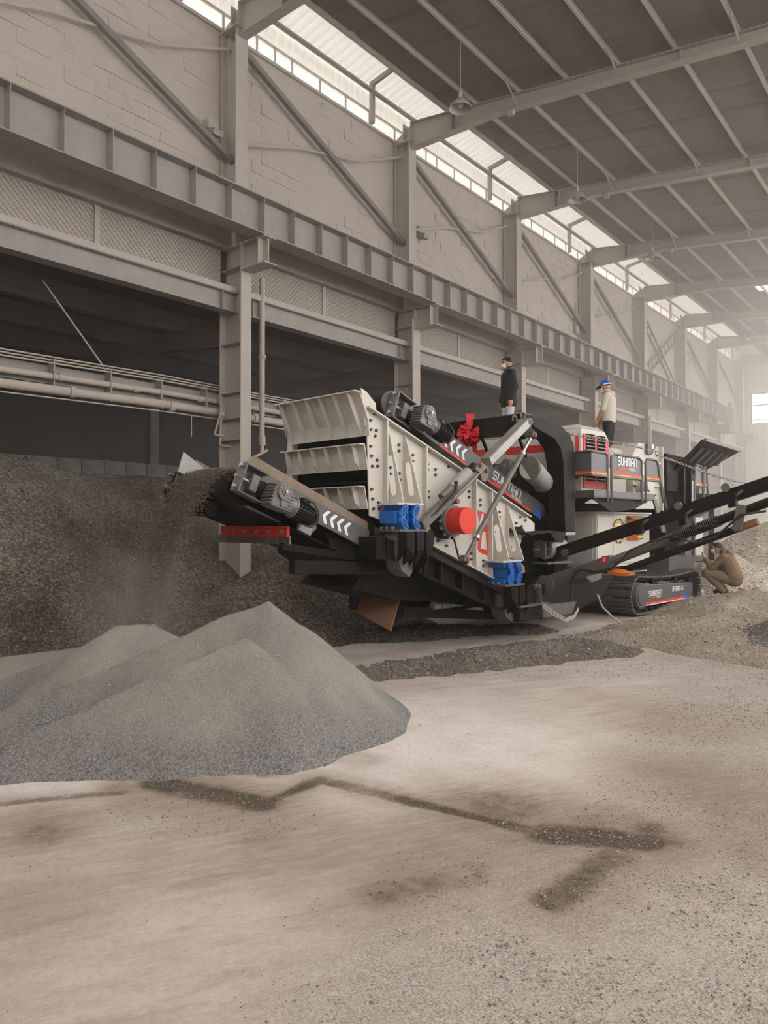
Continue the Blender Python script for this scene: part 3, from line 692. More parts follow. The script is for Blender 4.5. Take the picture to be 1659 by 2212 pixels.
def floor_material():
    m = bpy.data.materials.new('dusty_concrete'); m.use_nodes = True
    N, L = m.node_tree.nodes, m.node_tree.links
    b = N['Principled BSDF']; b.inputs['Roughness'].default_value = .9; b.inputs['Specular IOR Level'].default_value = .25
    tc = N.new('ShaderNodeTexCoord')
    at_ = N.new('ShaderNodeVertexColor'); at_.layer_name = 'cover'
    sp = N.new('ShaderNodeSeparateColor'); L.new(at_.outputs[0], sp.inputs[0])
    def noise(scale, detail=6, vec=None, rough=.6):
        n = N.new('ShaderNodeTexNoise'); n.inputs['Scale'].default_value = scale; n.inputs['Detail'].default_value = detail; n.inputs['Roughness'].default_value = rough
        L.new(vec or tc.outputs['Object'], n.inputs['Vector']); return n.outputs[0]
    def rng_(sock, a, b_, c=0., d=1.):
        r = N.new('ShaderNodeMapRange'); r.inputs[1].default_value = a; r.inputs[2].default_value = b_; r.inputs[3].default_value = c; r.inputs[4].default_value = d
        L.new(sock, r.inputs[0]); return r.outputs[0]
    def mix(f, a, b_):
        x = N.new('ShaderNodeMix'); x.data_type = 'RGBA'; x.clamp_factor = True
        for sock, i in ((f, 0), (a, 6), (b_, 7)):
            if isinstance(sock, tuple): x.inputs[i].default_value = (*sock, 1)
            else: L.new(sock, x.inputs[i])
        return x.outputs[2]
    def mul(a, b_, op='MULTIPLY'):
        x = N.new('ShaderNodeMath'); x.operation = op
        for s_, i in ((a, 0), (b_, 1)):
            if isinstance(s_, (int, float)): x.inputs[i].default_value = s_
            else: L.new(s_, x.inputs[i])
        return x.outputs[0]
    mp_ = N.new('ShaderNodeMapping'); mp_.vector_type = 'TEXTURE'; mp_.inputs['Rotation'].default_value = (0, 0, math.radians(62)); mp_.inputs['Scale'].default_value = (1.0, .17, 1.0)
    L.new(tc.outputs['Object'], mp_.inputs[0])
    base = mix(rng_(noise(.8, 7), .38, .64), (.40, .345, .31), (.54, .482, .445))
    base = mix(mul(rng_(noise(1.6, 7, mp_.outputs[0]), .48, .68), .55), base, (.30, .24, .195))
    base = mix(mul(rng_(noise(1.1, 6, mp_.outputs[0]), .52, .72), .5), base, (.60, .55, .52))
    at2_ = N.new('ShaderNodeVertexColor'); at2_.layer_name = 'tone'
    sp2 = N.new('ShaderNodeSeparateColor'); L.new(at2_.outputs[0], sp2.inputs[0])
    base = mix(mul(sp.outputs[2], rng_(noise(2.4, 5), .3, .6, .5, 1.)), base, (.66, .61, .575))
    base = mix(mul(rng_(noise(45, 3), .5, .72), .22), base, (.25, .215, .185))
    vo = N.new('ShaderNodeTexVoronoi'); vo.inputs['Scale'].default_value = 170; L.new(tc.outputs['Object'], vo.inputs['Vector'])
    sc_ = N.new('ShaderNodeSeparateColor'); L.new(vo.outputs['Color'], sc_.inputs[0])
    gcol = mix(sc_.outputs[0], (.20, .175, .154), (.50, .45, .41))
    base = mix(mul(sp.outputs[1], rng_(noise(5, 6), .26, .56, .3, 1.)), base, gcol)
    base = mix(mul(rng_(noise(13, 7, mp_.outputs[0], .7), .50, .70), .35), base, (.64, .59, .555))
    base = mix(mul(mul(sp2.outputs[0], rng_(noise(4.0, 9, mp_.outputs[0], .75), .28, .58, .35, 1.)), .92), base, (.225, .172, .132))
    dn = mul(mul(noise(6, 9, None, .75), .5, 'SUBTRACT'), 1.25)
    on = rng_(sp.outputs[0], .02, .12)
    halo = mul(mul(rng_(mul(sp.outputs[0], dn, 'ADD'), .02, .40), on), .62)
    base = mix(halo, base, (.235, .175, .125))
    base = mix(mul(mul(rng_(mul(sp.outputs[0], dn, 'ADD'), .30, .72), on), .9), base, (.060, .046, .031))
    base = mix(mul(mul(rng_(noise(150, 2), .60, .70), sp.outputs[0]), .7), base, (.50, .45, .40))
    base = mix(mul(rng_(noise(22, 6, None, .75), .46, .70), .30), base, (.27, .225, .19))
    L.new(base, b.inputs['Base Color'])
    h = mul(mul(noise(38, 5), .5), mul(sp.outputs[1], sc_.outputs[1]), 'ADD')
    bp = N.new('ShaderNodeBump'); bp.inputs['Strength'].default_value = .5; bp.inputs['Distance'].default_value = .018
    L.new(h, bp.inputs['Height']); L.new(bp.outputs[0], b.inputs['Normal'])
    return m
me.materials.append(floor_material())
floor = bpy.data.objects.new('floor', me); COL.objects.link(floor); struct(floor, 'dusty concrete floor with streaks, dirt and loose stones')

# heaps as height fields
def field(name, x0, x1, y0, y1, step, fn, m, label, cat='gravel heap'):
    xs = np.arange(x0, x1 + step, step); ys = np.arange(y0, y1 + step, step)
    X, Y = np.meshgrid(xs, ys, indexing='ij'); Z = fn(X, Y)
    ny_ = len(ys); keep = Z > -.04
    idx = -np.ones(X.shape, int)
    F = []
    cell = keep[:-1, :-1] | keep[1:, :-1] | keep[:-1, 1:] | keep[1:, 1:]
    ii, jj = np.nonzero(cell)
    used = np.zeros(X.shape, bool)
    for di, dj in ((0,0),(1,0),(1,1),(0,1)): used[ii+di, jj+dj] = True
    idx[used] = np.arange(used.sum())
    P = np.stack([X[used], Y[used], np.maximum(Z[used], -.10)], -1)
    F = np.stack([idx[ii, jj], idx[ii+1, jj], idx[ii+1, jj+1], idx[ii, jj+1]], -1)
    me = bpy.data.meshes.new(name); me.from_pydata(P.tolist(), [], F.tolist()); me.shade_smooth(); me.materials.append(MATS[m])
    o = bpy.data.objects.new(name, me); COL.objects.link(o)
    tag(o, label, cat)
    return o, fn
def ridge(X, Y, p, q, zp, zq, slope):
    d, t = seg_d(X, Y, p, q); return zp + (zq - zp)*t - slope*d
def smax(a, b, k=.06):
    h = np.clip(.5 + .5*(a - b)/k, 0, 1); return b*(1-h) + a*h + k*h*(1-h)

def f_front(X, Y):
    a = ridge(X, Y, (-4.66, 4.15), (-5.75, 2.35), .99, .22, .84)
    b = ridge(X, Y, (-4.36, 3.68), (-4.98, 2.2), .78, .22, .90)
    b2 = ridge(X, Y, (-4.66, 4.15), (-4.54, 4.5), .99, .74, .86)
    z = smax(smax(a, b2, .06), b, .025)
    return z + .026*fbm(X, Y, 3.5, 11) + .012*fbm(X, Y, 9, 12)
field('gravel_pile', -7.2, -2.8, 0.6, 6.4, .025, f_front, 'fines', 'pale grey pile of fine crushed stone in the foreground')
def f_back(X, Y):
    a = ridge(X, Y, (-6.08, 3.92), (-6.25, 3.7), .74, .70, .66); a = np.minimum(a, .70)
    a = smax(a, ridge(X, Y, (-6.2, 3.8), (-7.2, 2.6), .55, .12, .6), .08)
    return a + .02*fbm(X, Y, 4, 13) + .006*fbm(X, Y, 15, 14)
field('gravel_pile', -8.8, -4.2, 1.2, 6.4, .03, f_back, 'fines', 'grey gravel pile under the falling stream of stone')
def f_heap(X, Y):
    toe = -9.35 + .18*np.sin(Y*.6) - 1.95*sm(Y, 5.0, 10.0)
    z = np.minimum((toe - X)*.70, 2.85 + .12*np.sin(Y*.8) - .04*(Y - 6))
    z = np.where(X < -14.4, np.minimum(z, 2.85 - (-14.4 - X)*.25), z)
    gul = .10*np.sin(Y*2.1 + X*.4)*sm(toe - X, .4, 2)
    return z + gul + .07*fbm(X, Y, 2.0, 15) + .022*fbm(X, Y, 9, 16)
field('gravel_heap', -17.0, -7.4, -1.0, 27, .085, f_heap, 'coarse_heap', 'large dark gravel heap filling the side bay behind the conveyor')
def f_under(X, Y):
    z = ridge(X, Y, (-8.45, 7.75), (-7.9, 8.9), 1.16, .80, .60)
    z = smax(z, ridge(X, Y, (-6.7, 8.3), (-5.35, 10.2), .16, .10, .28), .1)
    return z + .03*fbm(X, Y, 4, 17) + .012*fbm(X, Y, 14, 18)
field('gravel_pile', -11.2, -4.2, 5.4, 12.0, .04, f_under, 'coarse_heap', 'dark damp cone and spill of gravel under the conveyor frame')
def f_wind(X, Y):
    z = ridge(X, Y, (-5.129, 6.299), (-4.516, 8.161), .07, .10, .15)
    z = smax(z, ridge(X, Y, (-4.597, 8.306), (-4.152, 9.117), .10, .12, .16), .05)
    return z + .018*fbm(X, Y, 5, 19) + .012*fbm(X, Y, 16, 20)
field('gravel_windrow', -7.4, -1.2, 5.0, 11.0, .035, f_wind, 'windrow_gravel', 'low dark windrow of coarse stones between floor and machine')
def f_mound(X, Y):
    z = ridge(X, Y, (-3.35, 12.0), (-3.3, 14.2), .22, .42, .22)
    z = smax(z, ridge(X, Y, (-3.3, 14.2), (-3.6, 16.2), .42, .30, .25), .1)
    z = smax(z, ridge(X, Y, (-3.0, 11.2), (-1.2, 12.6), .10, .50, .24), .1)
    z = smax(z, ridge(X, Y, (-2.6, 14.0), (1.5, 15.5), .40, .9, .26), .15)
    z = smax(z, ridge(X, Y, (-4.45, 9.35), (-3.35, 11.9), .05, .20, .15), .08)
    z = smax(z, ridge(X, Y, (-3.7, 10.2), (-1.8, 10.6), .10, .32, .20), .1)
    return z + .03*fbm(X, Y, 3, 21) + .014*fbm(X, Y, 12, 22)
field('gravel_mound', -5.2, 3.5, 9.0, 20.0, .05, f_mound, 'brown_gravel', 'brown gravel mound beside the crawler track under the crouching man')
def f_blue(X, Y):
    z = ridge(X, Y, (-1.35, 11.0), (-0.2, 11.6), .92, 1.3, .60)
    return z + .03*fbm(X, Y, 4, 23) + .012*fbm(X, Y, 13, 24)
field('gravel_pile', -3.6, 3.5, 8.2, 15.5, .04, f_blue, 'blue_gravel', 'blue-grey gravel pile at the right edge of view')
def f_pale(X, Y):
    z = ridge(X, Y, (-4.2, 25.5), (3, 26.5), 2.3, 3.0, .50)
    z = smax(z, ridge(X, Y, (-5.2, 20.5), (-4.7, 18.6), 1.0, .45, .55), .15)
    return z + .10*fbm(X, Y, 1.6, 25) + .03*fbm(X, Y, 7, 26)
field('rock_heap', -9.5, 4, 16.4, 30, .09, f_pale, 'pale_heap', 'large pale heap of quarry rock behind the crouching man')

# loose stones
def pebbles(name, pts, size, m, label, parent=None):
    n = len(pts); base = np.array([(1,0,0),(-1,0,0),(0,1,0),(0,-1,0),(0,0,.7),(0,0,-.7)], float)
    fc = np.array([(0,2,4),(2,1,4),(1,3,4),(3,0,4),(2,0,5),(1,2,5),(3,1,5),(0,3,5)])
    th = rng.uniform(0, 2*math.pi, n); c, s = np.cos(th), np.sin(th)
    B = base[None]*rng.uniform(.55, 1.25, (n, 6, 1))*size[:, None, None]
    Xr = B[..., 0]*c[:, None] - B[..., 1]*s[:, None]; Yr = B[..., 0]*s[:, None] + B[..., 1]*c[:, None]
    P = np.stack([Xr, Yr, B[..., 2]], -1) + np.asarray(pts)[:, None, :]
    F = (fc[None] + (np.arange(n)*6)[:, None, None]).reshape(-1, 3)
    me = bpy.data.meshes.new(name)
    me.vertices.add(n*6); me.vertices.foreach_set('co', P.reshape(-1))
    me.loops.add(len(F)*3); me.loops.foreach_set('vertex_index', F.reshape(-1).astype(np.int32))
    me.polygons.add(len(F)); me.polygons.foreach_set('loop_start', (np.arange(len(F))*3).astype(np.int32))
    me.update(calc_edges=True); me.materials.append(MATS[m])
    o = bpy.data.objects.new(name, me); COL.objects.link(o)
    if parent: o.parent = parent; o['kind'] = 'stuff'
    else: stuff(o, label, 'gravel')
    return o
def pebble_mat():
    m = bpy.data.materials.new('pebble'); m.use_nodes = True
    N, L = m.node_tree.nodes, m.node_tree.links; b = N['Principled BSDF']; b.inputs['Roughness'].default_value = .9; b.inputs['Specular IOR Level'].default_value = .2
    g = N.new('ShaderNodeNewGeometry'); cr = N.new('ShaderNodeValToRGB'); e = cr.color_ramp.elements
    e[0].color = (.24, .208, .18, 1); e[1].color = (.60, .54, .49, 1); k = e.new(.6); k.color = (.36, .315, .275, 1)
    L.new(g.outputs['Random Per Island'], cr.inputs[0]); L.new(cr.outputs[0], b.inputs['Base Color']); MATS['pebble'] = m
pebble_mat()
mp2 = MATS['pebble'].copy(); mp2.name = 'pale_pebble'; MATS['pale_pebble'] = mp2
for e_, c_ in zip(mp2.node_tree.nodes['Color Ramp'].color_ramp.elements, ((.36, .32, .28, 1), (.50, .45, .40, 1), (.68, .62, .56, 1))): e_.color = c_
mm_ = MATS['pebble'].copy(); mm_.name = 'mid_pebble'; MATS['mid_pebble'] = mm_
for e_, c_ in zip(mm_.node_tree.nodes['Color Ramp'].color_ramp.elements, ((.10, .09, .08, 1), (.20, .18, .16, 1), (.42, .385, .35, 1))): e_.color = c_
md = MATS['pebble'].copy(); md.name = 'dark_pebble'; MATS['dark_pebble'] = md
for e_, c_ in zip(md.node_tree.nodes['Color Ramp'].color_ramp.elements, ((.07, .062, .053, 1), (.15, .132, .115, 1), (.30, .265, .235, 1))): e_.color = c_
N_ = 310000
px = rng.uniform(-7, 1.5, N_); py = rng.uniform(.8, 12, N_)
d_, g_, p_, a_, b_, t_ = floor_masks(px[None], py[None])
dist = np.hypot(px, py)
pr = (g_[0]*.85 + d_[0]*.5 + .012) * np.clip(1.0 - .045*dist, .3, 1)
fz = f_front(px[None], py[None])[0]
ok = (rng.uniform(0, 1, N_) < pr*1.05) & (fz < .0) & (f_mound(px[None], py[None])[0] < 0) & (f_blue(px[None], py[None])[0] < 0) & (f_wind(px[None], py[None])[0] < 0)
sz = .0016 + rng.exponential(.0018, N_); sz = np.clip(sz, .0016, .0085) * np.clip(.8 + dist*.05, 1, 1.5)
pebbles('loose_stones', np.stack([px, py, sz*.25], -1)[ok], sz[ok], 'pebble', 'loose small stones strewn over the concrete floor')
def strew(fn, x0, x1, y0, y1, n, s0, name, label, m='pebble'):
    x = rng.uniform(x0, x1, n); y = rng.uniform(y0, y1, n); z = fn(x[None], y[None])[0]; ok = z > .0
    s = np.clip(s0*.6 + rng.exponential(s0*.5, n), 0, s0*3.2)
    pebbles(name, np.stack([x, y, z + s*.1], -1)[ok], s[ok], m, label)
strew(f_wind, -5.8, -1.2, 6.2, 11, 7000, .011, 'windrow_stones', 'coarse broken stones on the windrow', 'mid_pebble')
strew(f_mound, -5, 3.2, 9.2, 18, 14000, .011, 'mound_stones', 'small stones on the brown mound')
strew(f_blue, -3.4, 1, 8.6, 13, 6000, .010, 'pile_stones', 'small stones on the blue-grey pile')
strew(f_heap, -14.5, -7.4, .5, 20, 30000, .014, 'heap_stones', 'broken stones over the dark heap', 'dark_pebble')
strew(f_front, -7, -2.9, .8, 6.2, 9000, .0035, 'pile_grit', 'grit grains on the pale foreground pile')
strew(f_pale, -8, 4, 17, 26, 9000, .028, 'heap_rocks', 'angular rocks over the pale heap', 'pale_pebble')

# ------------------------------------------------------------------ the mobile crusher (local axes: a along, b away from the viewer, z up)
M = empty('mobile_crusher', (-4.68, 12.585, 0), math.radians(90 - 5.05), 'tracked mobile stone crusher and screen in black, cream and red', 'crusher')
def S(b, pts): return [(a, b, z) for a, z in pts]
def plate(b, pts, t, name, m, parent=M, bevel=0.0):
    """outline in the side plane b, thickness t away from the viewer"""
    mb = MB(); mb.prism(S(b, pts), (0, t, 0)); return mb.build(name, m, parent, bevel=bevel)

GLY = {
 'S': (.6, [[(.6,1),(.12,1),(0,.9),(0,.62),(.12,.5),(.48,.5),(.6,.4),(.6,.1),(.48,0),(0,0)]]),
 'U': (.6, [[(0,1),(0,.12),(.12,0),(.48,0),(.6,.12),(.6,1)]]),
 'H': (.6, [[(0,1),(0,0)],[(.6,1),(.6,0)],[(0,.5),(.6,.5)]]),
 'M': (1.0, [[(0,0),(0,.86),(.12,1),(.88,1),(1,.86),(1,0)],[(.5,1),(.5,0)]]),
 'A': (.6, [[(0,0),(0,.82),(.14,1),(.46,1),(.6,.82),(.6,0)],[(0,.42),(.6,.42)]]),
 'N': (.6, [[(0,0),(0,.86),(.12,1),(.46,1),(.6,.86),(.6,0)]]),
 'C': (.6, [[(.6,1),(.12,1),(0,.86),(0,.14),(.12,0),(.6,0)]]),
 'B': (.6, [[(0,0),(0,1),(.5,1),(.6,.9),(.6,.6),(.5,.5),(.6,.4),(.6,.1),(.5,0),(0,0)],[(0,.5),(.5,.5)]]),
 'O': (.6, [[(.1,0),(0,.12),(0,.88),(.1,1),(.5,1),(.6,.88),(.6,.12),(.5,0),(.1,0)]]),
 'W': (1.0, [[(0,1),(0,.14),(.12,0),(.88,0),(1,.14),(1,1)],[(.5,1),(.5,0)]]),
 'F': (.6, [[(0,0),(0,1),(.6,1)],[(0,.5),(.5,.5)]]), '-': (.4, [[(0,.5),(.4,.5)]]),
 '3': (.6, [[(0,1),(.6,1),(.6,0),(0,0)],[(.1,.5),(.6,.5)]]), '8': (.6, [[(0,0),(0,1),(.6,1),(.6,0),(0,0)],[(0,.5),(.6,.5)]]),
 '0': (.6, [[(0,0),(0,1),(.6,1),(.6,0),(0,0)]]), 'D': (.6, [[(0,0),(0,1),(.45,1),(.6,.8),(.6,.2),(.45,0),(0,0)]]),
 '2': (.6, [[(0,1),(.6,1),(.6,.5),(0,.5),(0,0),(.6,0)]]), '7': (.6, [[(0,1),(.6,1),(.3,0)]]), 'L': (.5, [[(0,1),(0,0),(.5,0)]]),
}
def lettering(text, o, ex, ey, h, m, parent, stroke=.17, gap=.26, squeeze=1.0, name='lettering', t=.003):
    """strokes laid on a surface: o lower left corner, ex reading direction, ey up"""
    o, ex, ey = Vector(o), Vector(ex).normalized(), Vector(ey).normalized(); nn = ex.cross(ey).normalized()
    mb = MB(); x = 0
    for ch in text:
        if ch not in GLY: x += .6; continue
        w, paths = GLY[ch]
        for p in paths:
            pts = [o + ex*((x + u)*h*squeeze) + ey*(v*h*(1 - stroke) + h*stroke/2) for u, v in p]
            for a, b in zip(pts[:-1], pts[1:]):
                d = (b - a).normalized()*h*stroke*.5*(squeeze if abs((b-a).dot(ex)) < 1e-6 else 1)
                s = nn.cross(d).normalized()*h*stroke*.5
                mb.prism([a - d*.8 + s, b + d*.8 + s, b + d*.8 - s, a - d*.8 - s], nn*t)
        x += w + gap
    return mb.build(name, m, parent), x*h*squeeze
def decal(pts, nrm, m, parent, name='stripe', t=.003):
    mb = MB(); mb.prism(pts, Vector(nrm).normalized()*t); return mb.build(name, m, parent)
BOLT = MB().cyl((0, 0, 0), (0, -.028, 0), .013, n=6); BOLT.cyl((0, 0, 0), (0, -.008, 0), .020, n=8)
BOLT = BOLT.mesh('bolt', 'bolt_steel')
BRIGHT = MB().cyl((0, 0, 0), (0, -.03, 0), .018, n=8).mesh('bolt', 'steel')

# --- screen box
bS = .25
SIDE = [(-6.263, 2.982), (-2.966, 1.745), (-2.769, 1.643), (-2.77, 1.533), (-3.112, 1.448), (-3.124, 1.367), (-3.243, 1.249), (-3.338, 0.921), (-3.487, 0.784), (-3.732, 0.831), (-4.288, 1.036), (-5.194, 1.389), (-5.95, 1.666), (-6.217, 1.735)]
sp = plate(bS, SIDE, .02, 'screen_side_plate', 'cream_paint', bevel=.004)
fp = plate(1.68, SIDE, .02, 'screen_side_plate', 'cream_paint')
tl, tr = (-6.263, 2.982), (-2.966, 1.745)
MB().beam((tl[0] - .02, bS - .03, tl[1]), (tr[0], bS - .03, tr[1]), .09, .018).build('top_flange', 'cream_paint', sp)
bl, br = (-5.95, 1.666), (-3.732, 0.831)
MB().beam((bl[0], bS - .03, bl[1]), (br[0], bS - .03, br[1]), .09, .02).build('bottom_flange', 'cream_paint', sp)
def clip_z(a):
    zt = tl[1] + (a - tl[0])*(tr[1] - tl[1])/(tr[0] - tl[0]); zb = bl[1] + (a - bl[0])*(br[1] - bl[1])/(br[0] - bl[0]); return zt, zb
for pxs in ((-5.981, 2.905), (-5.28, 2.631), (-4.275, 2.085), (-3.922, 1.905)):
    a = pxs[0]; zt, zb = clip_z(a); MB().box(a - .012, a + .012, bS - .07, bS, zb, zt - .01).build('upright_rib', 'cream_paint', sp)
# shaped gussets standing out above each rubber mount, with long slots
def gusset(a, ztop, zbot, out, slot):
    """plate across the side (normal along a): narrow at the top, wide at the foot"""
    zt, zb_, w = ztop, zbot, out
    s0, s1 = slot
    outer = [(0, zt), (-.03, zt + .02), (-w, zb_), (0, zb_)]
    mb = MB(); n_ = 10
    # ring between the outline and the slot, sampled at the same stations
    zs = [zb_ + (zt - zb_)*i/60 for i in range(61)]
    def half(z):  # outer reach
        return -(.03 + (w - .03)*(zt - z)/(zt - zb_))
    def hole(z):
        if z <= s0 or z >= s1: return None
        c = half(z)*.52; hw = min(.045, -half(z)*.26); e = .05
        k = 1.0
        if z < s0 + e: k = math.sqrt(max(0, 1 - ((s0 + e - z)/e)**2))
        if z > s1 - e: k = min(k, math.sqrt(max(0, 1 - ((z - s1 + e)/e)**2)))
        return (c - hw*k, c + hw*k)
    for z0, z1 in zip(zs[:-1], zs[1:]):
        h0, h1 = hole(z0), hole(z1)
        cuts = []
        if h0 is None and h1 is None: cuts = [((half(z0), 0), (half(z1), 0))]
        else:
            m0 = h0 or ((h1[0] + h1[1])/2,)*2; m1 = h1 or ((h0[0] + h0[1])/2,)*2
            cuts = [((half(z0), m0[0]), (half(z1), m1[0])), ((m0[1], 0), (m1[1], 0))]
        for (l0, r0), (l1, r1) in cuts:
            mb.add([(a + e, bS + b, z) for e in (-.008, .008) for b, z in ((l0, z0), (r0, z0), (r1, z1), (l1, z1))],
                   [(0,1,2,3), (7,6,5,4), (0,3,7,4), (1,5,6,2), (0,4,5,1), (3,2,6,7)])
    return mb.build('gusset', 'cream_paint', sp)
i1 = (-6.138, 1.871); i2 = (-4.09, 1.131)
z1t, z2t = i1[1], i2[1]
for a, zt, zb_, sl in (((-5.95, 2.36)[0], (-5.95, 2.842)[1], z1t, (z1t + .10, z1t + .58)), ((-5.637, 2.379)[0], (-5.636, 2.716)[1], z1t, (z1t + .10, z1t + .52)),
                       ((-3.848, 1.522)[0], (-3.846, 2.047)[1], z2t, (z2t + .12, z2t + .50)), ((-3.506, 1.519)[0], (-3.505, 1.913)[1], z2t, (z2t + .12, z2t + .45))):
    gusset(a, zt, zb_, .30, sl)
# bolts as read off the plate
for pts in ([(-6.203, 2.838), (-6.203, 2.731), (-6.112, 2.729), (-6.127, 2.663), (-6.143, 2.92), (-6.203, 2.538), (-6.188, 2.427), (-6.097, 2.384), (-6.173, 2.31), (-6.089, 2.314), (-6.188, 2.041), (-6.172, 1.929), (-6.074, 1.888), (-6.157, 1.816), (-6.066, 1.818),
              (-5.727, 2.591), (-5.727, 2.518), (-5.478, 2.485), (-5.478, 2.411), (-5.871, 2.31), (-5.871, 2.233), (-5.719, 2.246), (-5.71, 2.174),
              (-5.21, 2.543), (-5.202, 2.387), (-5.202, 2.317), (-5.05, 2.331), (-5.05, 2.26), (-4.792, 2.38), (-5.193, 2.045), (-5.185, 1.975), (-4.366, 2.07), (-4.366, 1.996),
              (-5.168, 1.551), (-5.159, 1.476), (-5.006, 1.491), (-5.006, 1.427), (-4.831, 1.358), (-4.111, 1.965), (-4.112, 1.895), (-3.673, 1.806), (-3.673, 1.734), (-4.318, 1.241), (-4.318, 1.167), (-4.052, 1.139), (-4.052, 1.07),
              (-3.158, 1.737), (-3.027, 1.691), (-3.264, 1.65), (-3.123, 1.603), (-3.276, 1.583), (-3.335, 1.491), (-3.289, 1.464), (-3.794, 1.528), (-3.795, 1.457), (-3.473, 1.4), (-3.473, 1.341), (-3.405, 1.307)],):
    for a, z in pts: inst(BOLT, 'bolt', sp, (a, bS, z))
# decks inside the box, blacked to carry the shade between the end panels
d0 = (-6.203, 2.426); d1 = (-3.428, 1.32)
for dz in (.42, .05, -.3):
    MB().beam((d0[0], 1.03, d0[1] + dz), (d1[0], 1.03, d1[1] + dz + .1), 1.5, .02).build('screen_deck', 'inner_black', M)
MB().box(-6.12, -6.10, .28, 1.68, 1.5, 2.85).build('gap_shade', 'inner_black', M)  # black sheet standing for the shade behind the panel gaps
# red painted marks behind the rod
rp = [(-4.184, 1.831), (-3.986, 1.783), (-3.987, 1.663), (-3.944, 1.618), (-3.946, 1.205), (-4.124, 1.254), (-4.175, 1.306), (-4.144, 1.525), (-4.082, 1.537), (-4.123, 1.663)]
decal(S(bS - .002, rp), (0, -1, 0), 'signal_red', sp, 'red_mark')
decal(S(bS - .006, [(-4.081, 1.789), (-4.039, 1.776), (-4.071, 1.587), (-4.154, 1.6)]), (0, -1, 0), 'cream_paint', sp, 'mark_bar')
decal(S(bS - .006, [(-4.071, 1.537), (-3.998, 1.523), (-3.977, 1.282), (-4.113, 1.311)]), (0, -1, 0), 'cream_paint', sp, 'mark_bar')

# --- ribbed end panels of the screen
def end_panel(zt, zb_, at_, am, ab_, b0, b1, nr):
    """bent sheet: outward sloping upper half, upright lower half, ribs between"""
    zm = zb_ + (zt - zb_)*.32
    mb = MB(); mb.prism([(at_, b0, zt), (am, b0, zm), (ab_, b0, zb_), (ab_ + .012, b0, zb_), (am + .012, b0, zm), (at_ + .012, b0, zt)], (0, b1 - b0, 0))
    p = mb.build('end_panel', 'cream_paint', M)
    MB().box(at_ - .075, at_ + .012, b0, b1, zt - .014, zt).build('panel_lip', 'cream_paint', p)
    for k in range(nr):
        b = b0 + (b1 - b0)*(k + .5)/nr
        r = MB(); r.prism([(at_ - .075, b, zt - .012), (at_, b, zt - .012), (am, b, zm), (ab_, b, zb_ + .01), (am - .07, b, zm - .01)], (0, .014, 0)); r.build('panel_rib', 'cream_paint', p)
    return p
a0_ = tl[0]
end_panel(3.148, 2.655, a0_ - .17, a0_ - .02, a0_ - .005, .20, 1.70, 6)
end_panel(2.56, 2.265, a0_ - .06, a0_ - .02, a0_ - .005, .23, 1.70, 6)
end_panel(2.075, 1.81, a0_ - .06, a0_ - .02, a0_ - .005, .23, 1.70, 6)
pl = [(-6.368, 3.191), (-6.287, 3.164), (-6.13, 3.044), (-6.122, 2.964), (-6.25, 2.961), (-6.243, 2.727), (-6.302, 2.764)]
plate(.235, pl, .012, 'cheek_plate', 'cream_paint'); 
plate(1.70, pl, .012, 'cheek_plate', 'cream_paint')
MB().box(a0_, a0_ + .03, 1.62, 1.72, 1.5, 2.66).build('end_post', 'cream_paint', M)

# --- rubber suspension mounts in blue on forked pedestals
def stadium(c, ang, L_, r, b, t, flip=1):
    n_ = 10; pts = []
    for k in range(n_ + 1): pts.append((L_/2 + r*math.cos(-math.pi/2 + math.pi*k/n_), r*math.sin(-math.pi/2 + math.pi*k/n_)))
    for k in range(n_ + 1): pts.append((-L_/2 + r*math.cos(math.pi/2 + math.pi*k/n_), r*math.sin(math.pi/2 + math.pi*k/n_)))
    ca, sa = math.cos(ang), math.sin(ang)
    return [(c[0] + x*ca - y*sa, b, c[1] + x*sa + y*ca) for x, y in pts]
def mount(a0, zt, zb_, lean):
    root = MB().box(a0 - .05, a0 + .40, -.07, .25, zt - .012, zt + .012).build('rubber_mount', 'cream_paint', M)
    MB().box(a0 - .03, a0 + .42, -.09, .25, zb_ - .012, zb_ + .012).build('foot_plate', 'plain_steel', root)
    h = zt - zb_; zm = (zt + zb_)/2
    for da in (.09, .29):
        a = a0 + da
        MB().box(a - .055, a + .055, -.03, .24, zt - .085, zt - .012).build('upper_housing', 'mount_blue', root, bevel=.008)
        MB().box(a - .055 - lean*.07, a + .055 - lean*.07, -.02, .24, zm - .075, zm + .075).build('centre_block', 'mount_blue', root, bevel=.008)
        MB().box(a - .055, a + .055, -.03, .24, zb_ + .012, zb_ + .085).build('lower_housing', 'mount_blue', root, bevel=.008)
        for sgn in (1, -1):
            c = (a - lean*.035, zm + sgn*h*.235); ang = math.atan2(h*.235*2*sgn*.8, lean*.07)
            arm = MB().prism(stadium(c, ang, h*.27, .046, -.085, .06), (0, .05, 0)).build('swing_arm', 'mount_blue', root, bevel=.006)
            ca, sa = math.cos(ang), math.sin(ang)
            hs = MB()
            for u in (-.5, -.17, .17, .5):
                for v in ((0,) if abs(u) > .3 else (-.018, .018)):
                    x = u*h*.27*1.1; hs.cyl((c[0] + x*ca - v*sa, -.0865, c[1] + x*sa + v*ca), (c[0] + x*ca - v*sa, -.080, c[1] + x*sa + v*ca), .0125, n=8)
            hs.build('arm_holes', 'hole_dark', root)
    for k in range(4): inst(BRIGHT, 'bolt', root, (a0 + .02 + k*.11, -.03, zt + .012), rot=(math.radians(90), 0, 0))
    for k in range(3): inst(BRIGHT, 'bolt', root, (a0 - .02, .02 + k*.09, zb_ + .03), rot=(0, 0, math.radians(-90)))
    return root
b1t, b1b = (-6.138, 1.871)[1], (-5.843, 1.564)[1]
b2t, b2b = (-4.09, 1.131)[1], (-3.791, 0.81)[1]
